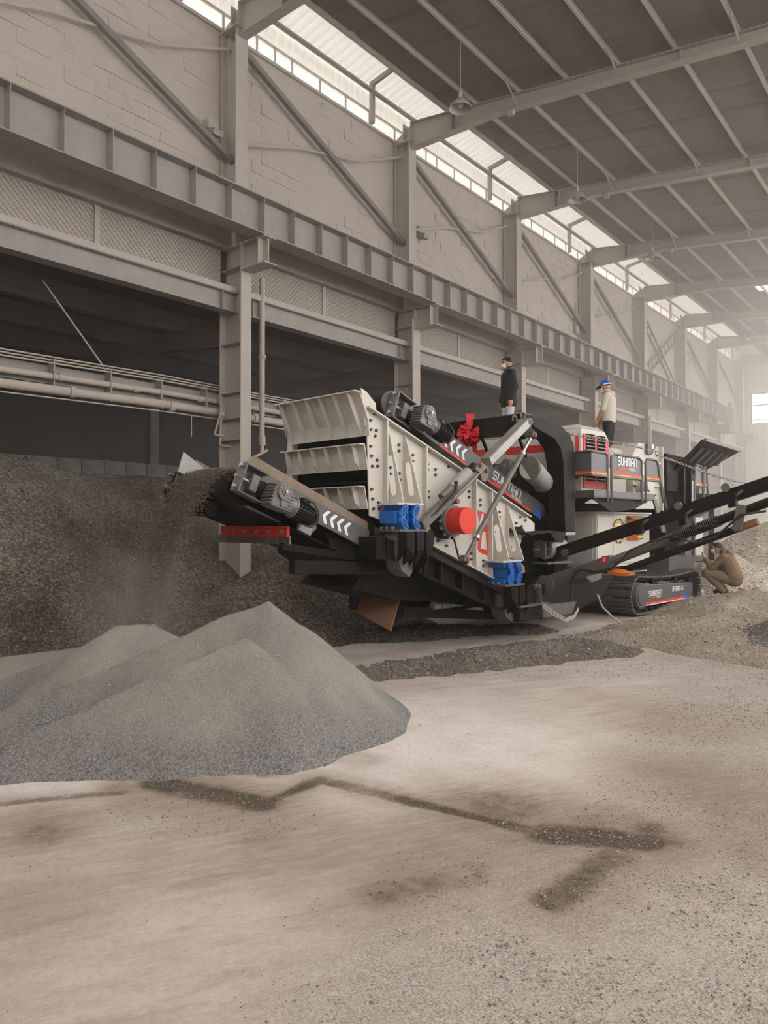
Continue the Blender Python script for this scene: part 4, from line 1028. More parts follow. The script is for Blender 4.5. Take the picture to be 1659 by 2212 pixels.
mount((-6.131, 1.808)[0] + .10, b1t, b1b, 1.0)
mount((-4.059, 1.031)[0] + .08, b2t, b2b, -1.0)
def pedestal(ac, w, zt, zb_, zf):
    r = MB().prism([(ac - w/2, -.02, zt), (ac + w/2, -.02, zt), (ac + w/2, -.02, zt - (zt - zb_)*.62), (ac + w*.05, -.02, zb_), (ac - w*.35, -.02, zb_ + (zt - zb_)*.16), (ac - w/2, -.02, zt - (zt - zb_)*.55)], (0, .22, 0)).build('mount_pedestal', 'plain_steel', M)
    for k in range(3):
        a = ac - w/2 + w*k/2
        zz = zt - (zt - zb_)*(.42 + .14*k)
        MB().prism([(a - .01, -.16, zt), (a + w*.36, -.16, zt), (a + w*.36, -.16, zt - (zz - zb_)*.9), (a + w*.17, -.05, zz - .16), (a - .01, -.16, zt - (zt - zz)*.75)], (0, .02, 0)).build('fork_plate', 'black_paint', r)
        MB().prism([(a, -.16, zt), (a, .0, zt), (a, .0, zz - .12), (a, -.16, zz + .03)], (.012, 0, 0)).build('fork_web', 'black_paint', r)
    return r
pedestal((-5.827, 1.326)[0] - .02, .34, b1b - .012, (-5.771, 1.021)[1], 0)
pedestal((-3.77, 0.575)[0], .36, b2b - .012, (-3.772, 0.298)[1], 0)

# --- eccentric drive with red cover
ec, ez = (-4.928, 1.679)
ex_ = MB().cyl((ec, .25, ez), (ec, .10, ez), .235, n=28).build('eccentric_housing', 'black_paint', M, smooth=True)
MB().cyl((ec, .10, ez), (ec, .04, ez), .205, n=28).build('flange_ring', 'gearbox_grey', ex_, smooth=True)
MB().cyl((ec, .06, ez), (ec, -.18, ez), .168, n=36).build('red_cover', 'cap_red', ex_, smooth=True, bevel=.008)
for k in range(14):
    t = 2*math.pi*k/14; inst(BRIGHT, 'bolt', ex_, (ec + .215*math.cos(t), .10, ez + .215*math.sin(t)))
MB().tube([(ec + .02, .2, ez - .2), (-4.795, 1.442)[:1] + (.15,) + (-4.795, 1.442)[1:], (-4.754, 1.188)[:1] + (.1,) + (-4.754, 1.188)[1:]], .014).build('grease_line', 'hose', ex_)

# --- conveyors
def chevrons(o, ex, ey, h, step, n_, parent, nrm):
    o, ex, ey = Vector(o), Vector(ex).normalized(), Vector(ey).normalized()
    for k in range(n_):
        c = o + ex*step*k; w = h*.42
        decal([c + ex*w*.95 + ey*h, c + ex*(w*.95 + w*.75) + ey*h, c + ex*w*.85 + ey*h*.5, c + ex*(w*.95 + w*.75), c + ex*w*.95, c + ex*w*.1 + ey*h*.5], nrm, 'decal_white', parent, 'chevron')
def gearmotor(c, u, n, w, s, parent):
    """c centre of gearbox, u along the conveyor (towards the motor), n out to the viewer, w up"""
    c, u, n, w = Vector(c), Vector(u).normalized(), Vector(n).normalized(), Vector(w).normalized()
    P = lambda x, y, z: c + u*x*s + n*y*s + w*z*s
    gb = MB(); ol = [(-.17, -.20), (-.19, .06), (-.12, .17), (.02, .19), (.10, .10), (.17, .06), (.17, -.17)]
    gb.prism([P(x, .13, z) for x, z in ol], -n*.26*s); g_ = gb.build('gearbox', 'gearbox_grey', parent, bevel=.012*s)
    for k in range(7): MB().obox(P(-.188, 0, -.16 + k*.045), u*.014*s, n*.12*s, w*.010*s).build('cooling_fin', 'gearbox_grey', parent)
    for k in range(5): MB().obox(P(.09, .132, .05 - k*.045), u*.055*s, n*.012*s, w*.010*s).build('cooling_fin', 'gearbox_grey', parent)
    cv = MB(); cv.cyl(P(-.04, .12, .05), P(-.04, .165, .05), .115*s, n=24); cv.cyl(P(-.04, .165, .05), P(-.04, .178, .05), .055*s, n=18)
    cv.build('bearing_cover', 'gearbox_grey', parent, smooth=True)
    MB().cyl(P(-.04, .17, .05), P(-.04, .20, .05), .022*s, n=12).build('shaft_end', 'steel', parent, smooth=True)
    cb_ = MB()
    for k in range(8):
        t = 2*math.pi*k/8; cb_.cyl(P(-.04 + .092*math.cos(t), .16, .05 + .092*math.sin(t)), P(-.04 + .092*math.cos(t), .172, .05 + .092*math.sin(t)), .010*s, n=6)
    cb_.build('cover_screws', 'bolt_steel', parent)
    MB().cyl(P(.0, .125, -.10), P(.0, .15, -.10), .05*s, n=16).build('inspection_plug', 'gearbox_grey', parent, smooth=True)
    ad = MB(); ad.cyl(P(.16, 0, -.05), P(.24, 0, -.05), .115*s, .135*s, n=20); ad.cyl(P(.24, 0, -.05), P(.27, 0, -.05), .15*s, n=20); ad.build('motor_flange', 'gearbox_grey', parent, smooth=True)
    mo = MB(); mo.cyl(P(.27, 0, -.05), P(.60, 0, -.05), .125*s, n=24); mo.cyl(P(.60, 0, -.05), P(.66, 0, -.05), .138*s, .11*s, n=24)
    mo.build('motor', 'motor_black', parent, smooth=True)
    fn = MB()
    for k in range(22):
        t = 2*math.pi*k/22; d = n*math.cos(t) + w*math.sin(t)
        fn.obox(P(.43, 0, -.05) + d*.133*s, u*.15*s, d*.014*s, u.cross(d)*.004*s)
    fn.build('motor_fins', 'motor_black', parent)
    MB().obox(P(.42, .02, .11), u*.07*s, n*.06*s, w*.035*s).build('terminal_box', 'motor_black', parent, bevel=.006)
    MB().tube([P(.42, .06, .13), P(.50, .12, .12), P(.60, .17, .02), P(.63, .17, -.12), P(.57, .14, -.22), P(.48, .10, -.23)], .013*s, 8).build('cable', 'hose', parent, smooth=True)
    return g_
def head_frame(c, u, n, w, s, parent):
    """bearing take-up frame at the conveyor head; c centre"""
    c, u, n, w = Vector(c), Vector(u).normalized(), Vector(n).normalized(), Vector(w).normalized()
    P = lambda x, y, z: c + u*x + n*y + w*z
    f = MB(); L_, H_ = .30*s, .30*s
    f.obox(P(0, 0, H_/2), u*L_/2, n*.06, w*.008); f.obox(P(0, 0, -H_/2), u*L_/2, n*.06, w*.008)
    f.obox(P(-L_/2, 0, 0), u*.01, n*.07, w*H_/2); f.obox(P(0, -.055, 0), u*L_/2, n*.006, w*H_/2)
    f.build('head_frame', 'grey_paint', parent)
    MB().obox(P(.02, .0, 0), u*.045, n*.05, w*.09*s).build('bearing_block', 'plain_steel', parent, bevel=.008)
    MB().cyl(P(-L_/2 - .05, 0, 0), P(.0, 0, 0), .016, n=10).build('takeup_rod', 'steel', parent, smooth=True)
    MB().cyl(P(.05, -.02, 0), P(.22, -.02, 0), .07, .09, n=16).build('shaft_hub', 'black_paint', parent, smooth=True)
    for z in (-.38, .38):
        for x in (-L_/2 - .02,): MB().cyl(P(x, .02, z*H_), P(x - .03, .02, z*H_), .02, n=8).build('bolt', 'steel', parent)

# upper conveyor: rises to the left behind the screen side
U0, U1 = Vector(((-4.426, 2.877)[0], 0, (-4.426, 2.877)[1])), Vector(((-1.967, 1.909)[0], 0, (-1.967, 1.909)[1]))
ud = (U1 - U0).normalized(); uw = Vector((-ud.z, 0, ud.x))
Lc = (U1 - U0).length
bU, bU2 = .55, 1.45
HG, HB = .255, .22      # grey upper board, black lower board
A0 = U0 - ud*1.06       # head end
A1 = U1 + ud*.08
cu = MB().prism([A0 + V(0, bU, 0) , A1 + V(0, bU, 0), A1 + V(0, bU, 0) - uw*HG, A0 + V(0, bU, 0) - uw*HG], (0, .02, 0)).build('feed_conveyor', 'grey_paint', M)
MB().prism([A0 + V(0, bU2, 0), A1 + V(0, bU2, 0), A1 + V(0, bU2, 0) - uw*(HG + HB), A0 + V(0, bU2, 0) - uw*(HG + HB)], (0, .02, 0)).build('side_board', 'grey_paint', cu)
B0 = A0 - uw*HG; B1 = A1 - uw*HG
MB().prism([B0 + V(0, bU - .01, 0), B1 + V(0, bU - .01, 0) - ud*.2, B1 + V(0, bU - .01, 0) - uw*HB - ud*.2, B0 + V(0, bU - .01, 0) - uw*HB], (0, .03, 0)).build('lower_board', 'black_paint', cu)
MB().prism([B1 + V(0, bU - .012, 0) - ud*.2, B1 + V(0, bU - .012, 0), B1 + V(0, bU - .012, 0) - uw*HB*.8, B1 + V(0, bU - .012, 0) - uw*HB*.8 - ud*.2], (0, .04, 0)).build('tail_board', 'grey_paint', cu)
belt = MB().obox((A0 + A1)/2 - uw*.03 + V(0, (bU + bU2)/2, 0), (A1 - A0)/2, V(0, .42, 0), uw*.012).build('belt', 'rubber', cu)
MB().obox((A0 + A1)/2 - uw*.36 + V(0, (bU + bU2)/2, 0), (A1 - A0)/2, V(0, .42, 0), uw*.012).build('return_belt', 'rubber', cu)
MB().cyl(A0 - uw*.17 + V(0, bU + .03, 0) - ud*.02, A0 - uw*.17 + V(0, bU2 - .03, 0) - ud*.02, .16, n=24).build('head_pulley', 'rubber', cu, smooth=True)
for f0, f1, m_, z0, z1 in ((0.0, .86, 'decal_red', .0, .030), (0.0, .86, 'decal_yellow', -.012, 0.0)):
    s0 = U0 - uw*HG - ud*.1; decal([s0 + V(0, bU - .004, 0) + uw*z1, s0 + ud*(.62) + V(0, bU - .004, 0) + uw*z1, s0 + ud*(.62) + V(0, bU - .004, 0) + uw*z0, s0 + V(0, bU - .004, 0) + uw*z0], (0, -1, 0), m_, cu)
    s0 = U0 - uw*HG + ud*1.05; decal([s0 + V(0, bU - .004, 0) + uw*z1, s0 + ud*1.17 + V(0, bU - .004, 0) + uw*z1, s0 + ud*1.17 + V(0, bU - .004, 0) + uw*z0, s0 + V(0, bU - .004, 0) + uw*z0], (0, -1, 0), m_, cu)
chevrons(U0 + V(0, bU - .003, 0) - uw*.205 - ud*.06, ud, uw, .17, .135, 4, cu, (0, -1, 0))
lo = U0 + V(0, bU - .004, 0) - uw*.17 + ud*1.20
lettering('SUHMAN', lo - ud*.05, ud, uw, .135, 'decal_white', cu, squeeze=1.04)
lettering('MCBOSW', lo - uw*.065 + ud*.48, ud, uw, .048, 'decal_white', cu)
lb0 = lo - uw*.075 + ud*.0
decal([lb0 + uw*.05, lb0 + ud*.36 + uw*.05, lb0 + ud*.36, lb0], (0, -1, 0), 'decal_red', cu, 'logo_bar')
bb0 = U1 - uw*HG - ud*.22 + V(0, bU - .004, 0)
decal([bb0 + uw*.12 - ud*.05, bb0 + uw*.11 + ud*.06, bb0 + uw*.05 + ud*.1, bb0 + uw*.045 + ud*.32, bb0 + ud*.36, bb0 - ud*.04], (0, -1, 0), 'decal_blue', cu, 'blue_mark')
un = V(0, -1, 0)
hc = A0 - uw*.20 + ud*.05 + V(0, bU - .08, 0)
head_frame(hc, ud, un, uw, 1.15, cu)
gearmotor(A0 - uw*.17 + ud*.33 + V(0, bU - .22, 0), ud, un, uw, .76, cu)
MB().cyl(A0 - uw*.17 - ud*.06 + V(0, bU + .0, 0), A0 - uw*.17 - ud*.06 + V(0, bU + .03, 0), .17, n=26).build('belt_guard', 'plain_steel', cu, smooth=True)
# bolted tail plate of the feed conveyor
bp_ = plate(bU - .06, [(-1.952, 1.849), (-1.487, 1.817), (-1.475, 1.498), (-1.774, 1.561), (-1.954, 1.635)], .02, 'tail_plate', 'black_paint', cu)
for pts in (((-1.884, 1.798), (-1.787, 1.777), (-1.688, 1.755), (-1.56, 1.756), (-1.885, 1.68), (-1.802, 1.65), (-1.675, 1.62), (-1.547, 1.62)),):
    for a, z in pts: inst(BRIGHT, 'bolt', cu, (a, bU - .06, z))

# lower conveyor: carries the fines out to the left
l0, l1 = (-7.499, 2.121), (-5.973, 1.507)
D0, D1 = V(l0[0], 0, l0[1]), V(l1[0], 0, l1[1]); ld = (D1 - D0).normalized(); lw_ = V(-ld.z, 0, ld.x)
bL, bL2 = .35, 1.55
HL = .22
H0 = D0 - ld*.42; H1 = D1 + ld*.75
cl = MB().prism([H0 + ld*.28 + V(0, bL, 0), H1 + V(0, bL, 0), H1 + V(0, bL, 0) - lw_*HL, H0 + ld*.28 + V(0, bL, 0) - lw_*HL], (0, .03, 0)).build('discharge_conveyor', 'grey_paint', M, bevel=.006)
MB().prism([H0 + V(0, bL2, 0), H1 + V(0, bL2, 0), H1 + V(0, bL2, 0) - lw_*HL, H0 + V(0, bL2, 0) - lw_*HL], (0, .03, 0)).build('side_board', 'grey_paint', cl)
MB().prism([H0 + ld*.05 + V(0, bL + .03, 0), H1 + V(0, bL + .03, 0), H1 + V(0, bL + .03, 0) + lw_*.08, H0 + ld*.12 + V(0, bL + .03, 0) + lw_*.11], (0, .02, 0)).build('skirt_board', 'worn_skirt', cl)
MB().prism([H0 + ld*.05 + V(0, bL2 - .05, 0), H1 + V(0, bL2 - .05, 0), H1 + V(0, bL2 - .05, 0) + lw_*.09, H0 + ld*.12 + V(0, bL2 - .05, 0) + lw_*.14], (0, .02, 0)).build('skirt_board', 'worn_skirt', cl)
pr_ = .19; pc = H0 - lw_*.24 + ld*.17
bw = MB(); path = []
for k in range(13):
    t = math.radians(90 + 180*k/12); path.append(pc + ld*math.cos(t)*pr_ + lw_*math.sin(t)*pr_)
path = [H1 - lw_*.05] + path + [H0 + ld*.9 - lw_*.40, H1 - lw_*.36]
ring = []
for i in range(len(path)):
    ring.append((path[i], i))
vs_ = []; fs_ = []
for p, i in ring: vs_ += [p + V(0, bL + .07, 0), p + V(0, bL2 - .07, 0)]
for i in range(len(path) - 1): fs_.append((2*i, 2*i+1, 2*i+3, 2*i+2))
bw.add(vs_, fs_); bo = bw.build('belt', 'rubber', cl, smooth=True); so = bo.modifiers.new('thick', 'SOLIDIFY'); so.thickness = .02
MB().cyl(pc + V(0, bL + .06, 0), pc + V(0, bL2 - .06, 0), pr_ - .02, n=28).build('head_pulley', 'rubber', cl, smooth=True)
sn = H0 - lw_*.50 + ld*.30
MB().cyl(sn + V(0, bL + .35, 0) - ld*.25, sn + V(0, bL2, 0) - ld*.25, .075, n=18).build('snub_roller', 'rubber', cl, smooth=True)
for bb in (bL2 + .04,):
    c = pc + V(0, bb + .07, 0)
    MB().obox(c, ld*.15, V(0, .012, 0), lw_*.19).build('bearing_plate', 'black_paint', cl)
    MB().cyl(c - V(0, .03, 0), c + V(0, .10, 0), .16, n=20).build('shaft_guard', 'black_paint', cl, smooth=True)
    for zz in (-.14, 0, .14): MB().cyl(c + lw_*zz - ld*.15, c + lw_*zz - ld*.21, .02, n=8).build('bolt', 'steel', cl)
q0 = H0 + V(0, bL2 - .1, 0)
q0 = q0 + ld*.10 - lw_*.03
MB().prism([q0 - ld*.18 + lw_*.17, q0 + ld*.55 + lw_*.02, q0 + ld*.55 - lw_*.06, q0 - ld*.16 - lw_*.06], (0, .015, 0)).build('spill_plate', 'galvanised', cl)
chevrons(D0 + ld*.74 + V(0, bL - .003, 0) - lw_*.185, ld, lw_, .15, .115, 4, cl, (0, -1, 0))
head_frame(H0 - lw_*.19 + ld*.13 + V(0, bL - .06, 0), ld, un, lw_, .98, cl)
gearmotor(H0 - lw_*.22 + ld*.42 + V(0, bL - .19, 0), ld, un, lw_, .74, cl)
# scraper with red bar
sc0 = V((-7.328, 1.611)[0] - .03, .30, (-7.328, 1.611)[1] - .05)
sb = MB().obox(sc0 + V(0, .62, -.0), V(.02, 0, .0), V(0, .62, 0), V(.0, 0, .055)).build('scraper_bar', 'signal_red', cl)
for k in range(6):
    inst(BRIGHT, 'bolt', cl, sc0 + V(-.022, .06 + k*.225, 0), rot=(0, 0, math.radians(-90)))
    MB().obox(sc0 + V(.03, .10 + k*.225, -.09), V(.012, 0, 0), V(0, .095, 0), V(0, 0, .045)).build('scraper_blade', 'plain_steel', cl)
sbr = V((-7.156, 1.591)[0], .28, (-7.156, 1.591)[1])
MB().obox(sbr, ld*.09, V(0, .02, 0), lw_*.045).build('scraper_bracket', 'galvanised', cl)
MB().prism([sbr + V(-.02, 0, .03), sbr + V(.14, 0, .12), sbr + V(.17, 0, .0), sbr + V(.09, 0, -.06)], (0, .02, 0)).build('bracket_plate', 'plain_steel', cl)

# --- dark belly and frame under the screen
def belly(pts, b0, b1, name, m='black_paint', parent=M): 
    return MB().prism(S(b0, pts), (0, b1 - b0, 0)).build(name, m, parent)
bel = belly([(-6.802, 1.66), (-5.439, 1.211), (-3.317, 0.507), (-3.283, 0.383), (-4.956, 0.645), (-5.523, 0.699), (-6.307, 0.897), (-6.183, 1.009), (-6.537, 1.224), (-6.65, 1.284), (-6.651, 1.425)], .45, 1.4, 'underframe')
MB().beam(((-7.25, 1.181)[0], .38, (-7.25, 1.181)[1]), ((-5.617, 1.093)[0], .38, (-5.617, 1.093)[1]), .10, .15).build('cross_tube', 'black_paint', bel, bevel=.01)
MB().beam(((-7.357, 1.406)[0], .42, (-7.357, 1.406)[1]), ((-5.74, 1.173)[0], .42, (-5.74, 1.173)[1] + .0), .05, .07).build('stay', 'black_paint', bel)
lf = plate(.06, [(-6.294, 1.494), (-6.122, 1.491), (-6.122, 1.237), (-6.294, 1.243)], .3, 'conveyor_hanger', 'black_paint')
plate(.04, [(-6.143, 1.476), (-5.942, 1.425), (-5.942, 1.189), (-6.143, 1.249)], .02, 'hanger_plate', 'black_paint', lf)
rt0, rt1, rb0, rb1 = (-5.528, 1.299), (-3.791, 0.652), (-5.545, 1.049), (-3.792, 0.43)
fr = MB().prism([(rt0[0], .12, rt0[1]), (rt1[0], .12, rt1[1]), (rb1[0], .12, rb1[1]), (rb0[0], .12, rb0[1])], (0, .015, 0)).build('side_rail', 'black_paint', M)
MB().beam((rt0[0], .07, rt0[1]), (rt1[0], .07, rt1[1]), .12, .015).build('rail_flange', 'black_paint', fr)
MB().beam((rb0[0], .07, rb0[1]), (rb1[0], .07, rb1[1]), .12, .015).build('rail_flange', 'black_paint', fr)
for t in (.18, .42, .68, .98):
    a = rt0[0] + (rt1[0] - rt0[0])*t; zt = rt0[1] + (rt1[1] - rt0[1])*t; zb_ = rb0[1] + (rb1[1] - rb0[1])*t
    MB().box(a - .008, a + .008, .01, .13, zb_, zt).build('rail_rib', 'black_paint', fr)
up0, up1 = (-5.416, 1.423), (-3.725, 0.801)
MB().prism([(up0[0], .22, up0[1]), (up1[0], .22, up1[1]), (rt1[0], .12, rt1[1]), (rt0[0], .12, rt0[1])], (0, .03, 0)).build('rail_cover', 'black_paint', fr)
fr2 = MB().prism([(rt0[0], 1.9, rt0[1]), (rt1[0], 1.9, rt1[1]), (rb1[0], 1.9, rb1[1]), (rb0[0], 1.9, rb0[1])], (0, .015, 0)).build('side_rail', 'black_paint', M)
for k in range(5):
    c = ((-4.699, 0.546)[0] + k*.165, .6, (-4.699, 0.546)[1])
    MB().cyl(c, (c[0] + .14, .6, c[2]), .055, n=14).build('idler_roller', 'roller_grey', M, smooth=True)
bt0, bt1 = (-5.278, 0.516), (-2.987, 0.262)
MB().beam((bt0[0], .62, bt0[1]), (bt1[0], .62, bt1[1]), .08, .13).build('bottom_tube', 'black_paint', bel)
MB().box(-5.0, 3.1, .75, 1.9, .42, .80).build('chassis', 'black_paint', M)

# --- folding strut and hydraulic rod
def pt(p, b): return V(p[0], b, p[1])
s_top, s_mid = pt((-3.374, 3.072), .0), pt((-4.312, 2.454), .0)
st = MB().beam(s_top, s_mid, .12, .155, up=(0, -1, 0)).build('strut_upper', 'galvanised', M, bevel=.008)
MB().cyl(s_top + V(0, -.08, 0), s_top + V(0, .12, 0), .055, n=16).build('strut_eye', 'plain_steel', st, smooth=True)
MB().cyl(s_top + V(0, -.09, 0), s_top + V(0, -.08, 0), .03, n=12).build('pin', 'rust_plate', st)
j0, j1 = pt((-4.473, 2.36), -.02), pt((-5.632, 1.617), -.02)
sl = MB().beam(j0, j1, .11, .105, up=(0, -1, 0)).build('strut_lower', 'plain_steel', M, bevel=.008)
MB().beam(j0 + V(0, -.056, 0), j0.lerp(j1, .55) + V(0, -.056, 0), .012, .05, up=(0, -1, 0)).build('wear_strip', 'galvanised', sl)
jp = MB().prism(S(-.10, [(-4.649, 2.387), (-4.551, 2.434), (-4.413, 2.388), (-4.383, 2.256), (-4.453, 2.18), (-4.532, 2.189), (-4.571, 2.295), (-4.668, 2.326)]), (0, .03, 0)).build('knuckle_plate', 'plain_steel', M, bevel=.005)
for p in ((-4.571, 2.397), (-4.443, 2.326)): MB().cyl((p[0], -.13, p[1]), (p[0], .05, p[1]), .03, n=12).build('pin', 'rust_plate', jp)
c = (-5.016, 1.921); MB().cyl((c[0], -.10, c[1]), (c[0], -.02, c[1]), .032, n=12).build('pin', 'rust_plate', sl)
y0, y1 = pt((-4.61, 2.377), -.03), pt((-5.195, 1.969), .03)
hy = MB().cyl(y0, y0.lerp(y1, .2), .06, n=16).build('fold_cylinder', 'black_paint', M, smooth=True)
wr_ = MB(); d_ = (y1 - y0)
wr_.tube([y0 + d_*t for t in (.18, .24, .32, .38, .46, .54, .62, .70)], [.07, .076, .073, .08, .075, .078, .07, .06], 14); wr_.build('plastic_wrap', 'roller_grey', hy, smooth=True)
MB().cyl(y0 + d_*.68, y1, .05, n=14).build('cylinder_rod', 'plain_steel', hy, smooth=True)
for dx in (0, .03): MB().tube([pt((-5.106, 2.166), -.12 - dx), pt((-5.124, 2.039), -.13 - dx), pt((-5.24, 1.933), -.10 - dx), pt((-5.431, 1.773), -.06 - dx), pt((-5.624, 1.661), -.02)], .013, 8).build('hydraulic_hose', 'hose', hy, smooth=True)
r0, r1 = pt((-3.246, 2.9), -.02), pt((-4.833, 1.194), -.05)
ro = MB().cyl(r0.lerp(r1, .17), r0.lerp(r1, .84), .038, n=14).build('stay_rod', 'plain_steel', M, smooth=True)
MB().cyl(r0, r0.lerp(r1, .18), .022, n=12).build('rod_end', 'steel', ro, smooth=True); MB().cyl(r0.lerp(r1, .83), r1, .026, n=12).build('rod_end', 'plain_steel', ro, smooth=True)
MB().cyl(r0.lerp(r1, .155), r0.lerp(r1, .175), .045, n=14).build('collar', 'steel', ro, smooth=True); MB().cyl(r0.lerp(r1, .83), r0.lerp(r1, .85), .045, n=14).build('collar', 'steel', ro, smooth=True)
for e in (r0, r1):
    MB().obox(e, ud*.05, V(0, .05, 0), uw*.045).build('clevis', 'plain_steel', ro, bevel=.01); MB().cyl(e + V(0, -.065, 0), e + V(0, .065, 0), .03, n=12).build('pin', 'rust_plate', ro)

# --- gallows frame
bG = .10
ARCH = [(-3.091, 3.211), (-2.251, 3.115), (-2.006, 3.037), (-1.881, 2.866), (-1.842, 2.521), (-1.85, 1.505), (-2.154, 1.529), (-2.177, 2.147), (-2.201, 2.586), (-2.28, 2.794), (-2.465, 2.927), (-3.031, 3.048), (-3.055, 3.127)]
ga = MB().prism(S(bG, ARCH), (0, .30, 0)).build('gallows_frame', 'black_paint', M, bevel=.008)
cz = (-3.091, 3.211); ca_ = cz[0]
MB().box(ca_ - .20, ca_, bG, 2.7, cz[1] - .27, cz[1]).build('cross_beam', 'black_paint', ga)
MB().box(ca_ - .215, ca_ + .01, bG - .01, 2.7, cz[1], cz[1] + .012).build('beam_cap', 'plain_steel', ga)
MB().prism(S(2.4, ARCH), (0, .30, 0)).build('far_leg', 'black_paint', ga)
MB().prism(S(bG - .02, [(-3.391, 3.167), (-3.132, 3.214), (-3.097, 3.038), (-3.012, 2.965), (-3.253, 2.851), (-3.392, 2.957)]), (0, .14, 0)).build('corner_plate', 'black_paint', ga)
for p in ((-3.374, 3.164), (-3.58, 3.097)):
    MB().tube([(p[0] + .05*math.cos(t), .05, p[1] + .05*math.sin(t)) for t in np.linspace(-.6, 3.8, 10)], .012).build('lifting_eye', 'plain_steel', ga, smooth=True)
# bottom of the leg: bolted box and lower bracket
plate(.06, [(-3.396, 1.598), (-3.291, 1.519), (-2.63, 1.54), (-2.195, 1.509), (-2.291, 1.355), (-2.476, 1.372), (-2.656, 1.513), (-3.126, 1.477), (-3.361, 1.519), (-3.499, 1.533)], .25, 'guide_shield', 'black_paint', M)
MB().box(ca_ + .95, ca_ + 1.25, .30, 2.4, .70, 1.75).build('pillar', 'inner_black', ga)

# --- overband magnet hung inside the frame
m0 = (-2.95, (0.202, 2.452)[0], (0.202, 2.452)[1]); m1 = (-2.25, (0.439, 2.285)[0], (0.439, 2.285)[1])
mr = MB().cyl(m0, m1, .165, n=24).build('magnet_roller', 'roller_grey', M, smooth=True)
MB().cyl(V(*m0) - V(.03, 0, 0), m0, .175, n=24).build('roller_rim', 'plain_steel', mr, smooth=True)
MB().obox(V(*m0).lerp(V(*m1), .5) + V(0, .5, -.02), V(.36, 0, -.06), V(0, .45, 0), V(0, 0, .14)).build('magnet_body', 'black_paint', mr)
gearmotor(V(*m0) + V(-.02, .38, .02), (0, 1, 0), (-1, 0, 0), (0, 0, 1), .75, mr)
for dy in (.1, .75):
    MB().beam(V(*m0) + V(.1, dy, .1), V(ca_ - .08, m0[1] + dy, cz[1] - .2), .035, .035, up=(1, 0, 0)).build('hanger', 'black_paint', mr)
MB().tube([V(*m0) + V(.0, .35, .1), V(*m0) + V(-.08, .45, .3), V(*m0) + V(-.1, .6, .2), V(*m0) + V(-.05, .75, .35)], .014).build('cable', 'pale_hose', mr, smooth=True)
dr0 = (-2.7, (-0.021, 1.337)[0], (-0.021, 1.337)[1])
tp = (-2.358, 1.251); tq = (-1.858, 1.253)
tl_ = MB().cyl((tp[0], .35, tp[1]), (tq[0] - .02, .35, tq[1]), .155, n=26).build('tail_pulley', 'roller_grey', M, smooth=True)
MB().cyl((tp[0] - .012, .35, tp[1]), (tp[0] + .02, .35, tp[1]), .13, n=26).build('pulley_disc', 'plain_steel', tl_, smooth=True)
MB().cyl((tp[0] - .28, .35, tp[1]), (tp[0], .35, tp[1]), .022, n=12).build('pulley_shaft', 'steel', tl_, smooth=True)
MB().box(tp[0] - .13, tp[0] - .10, .24, .46, tp[1] - .13, tp[1] + .13).build('pulley_bearing', 'plain_steel', tl_, bevel=.01)
for k in range(6):
    t = 2*math.pi*k/6; MB().obox((tp[0] - .014, .35 + .075*math.cos(t), tp[1] + .075*math.sin(t)), V(.004, 0, 0), V(0, .05*math.cos(t), .05*math.sin(t)), V(0, -.02*math.sin(t), .02*math.cos(t))).build('spoke', 'galvanised', tl_)
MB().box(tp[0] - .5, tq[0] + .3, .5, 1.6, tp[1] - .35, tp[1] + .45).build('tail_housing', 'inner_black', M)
MB().box(tp[0] - .1, tq[0] + .12, .22, .5, tp[1] - .23, tp[1] - .20).build('tail_tray', 'plain_steel', tl_)

# --- engine house behind the frame
eh = MB(); hz = (0.973, 3.075)[1]
eh.prism([(-1.9, .42, 1.45), (-1.9, .42, hz - .16), (-1.9, .60, hz), (-1.9, 2.75, hz), (-1.9, 2.75, 1.45)], (.62, 0, 0)); eh = eh.build('engine_house', 'cream_paint', M, bevel=.01)
MB().prism([(-1.28, .72, 2.0), (-1.28, .72, hz - .16), (-1.28, .85, hz), (-1.28, 2.75, hz), (-1.28, 2.75, 2.0)], (2.9, 0, 0)).build('engine_cover', 'cream_paint', eh)
MB().box(-1.28, 2.3, .9, 2.6, .8, 2.0).build('underdeck_shade', 'inner_black', eh)  # black body added to stand for the dark under the walkway
rz = (0.849, 2.86)[1]
decal([(-1.905, .43, rz + .06), (-1.905, 2.74, rz + .06), (-1.905, 2.74, rz - .06), (-1.905, .43, rz - .06)], (-1, 0, 0), 'signal_red', eh)
decal([(-1.905, .43, 1.66), (-1.905, 2.74, 1.66), (-1.905, 2.74, 1.50), (-1.905, .43, 1.50)], (-1, 0, 0), 'signal_red', eh)
for k in range(14): MB().box(-1.912, -1.90, .55 + k*.05, .57 + k*.05, 2.34, 2.46).build('vent_slot', 'inner_black', eh)
MB().box(-1.93, -1.90, .95, 1.08, 2.62, 2.72).build('latch_plate', 'plain_steel', eh, bevel=.006)
MB().box(-1.915, -1.90, .50, .92, 1.92, 2.24).build('service_window', 'window_dark', eh, bevel=.01)
MB().box(-1.92, -1.90, .45, 2.70, 2.50, 2.515).build('panel_seam', 'plain_steel', eh)

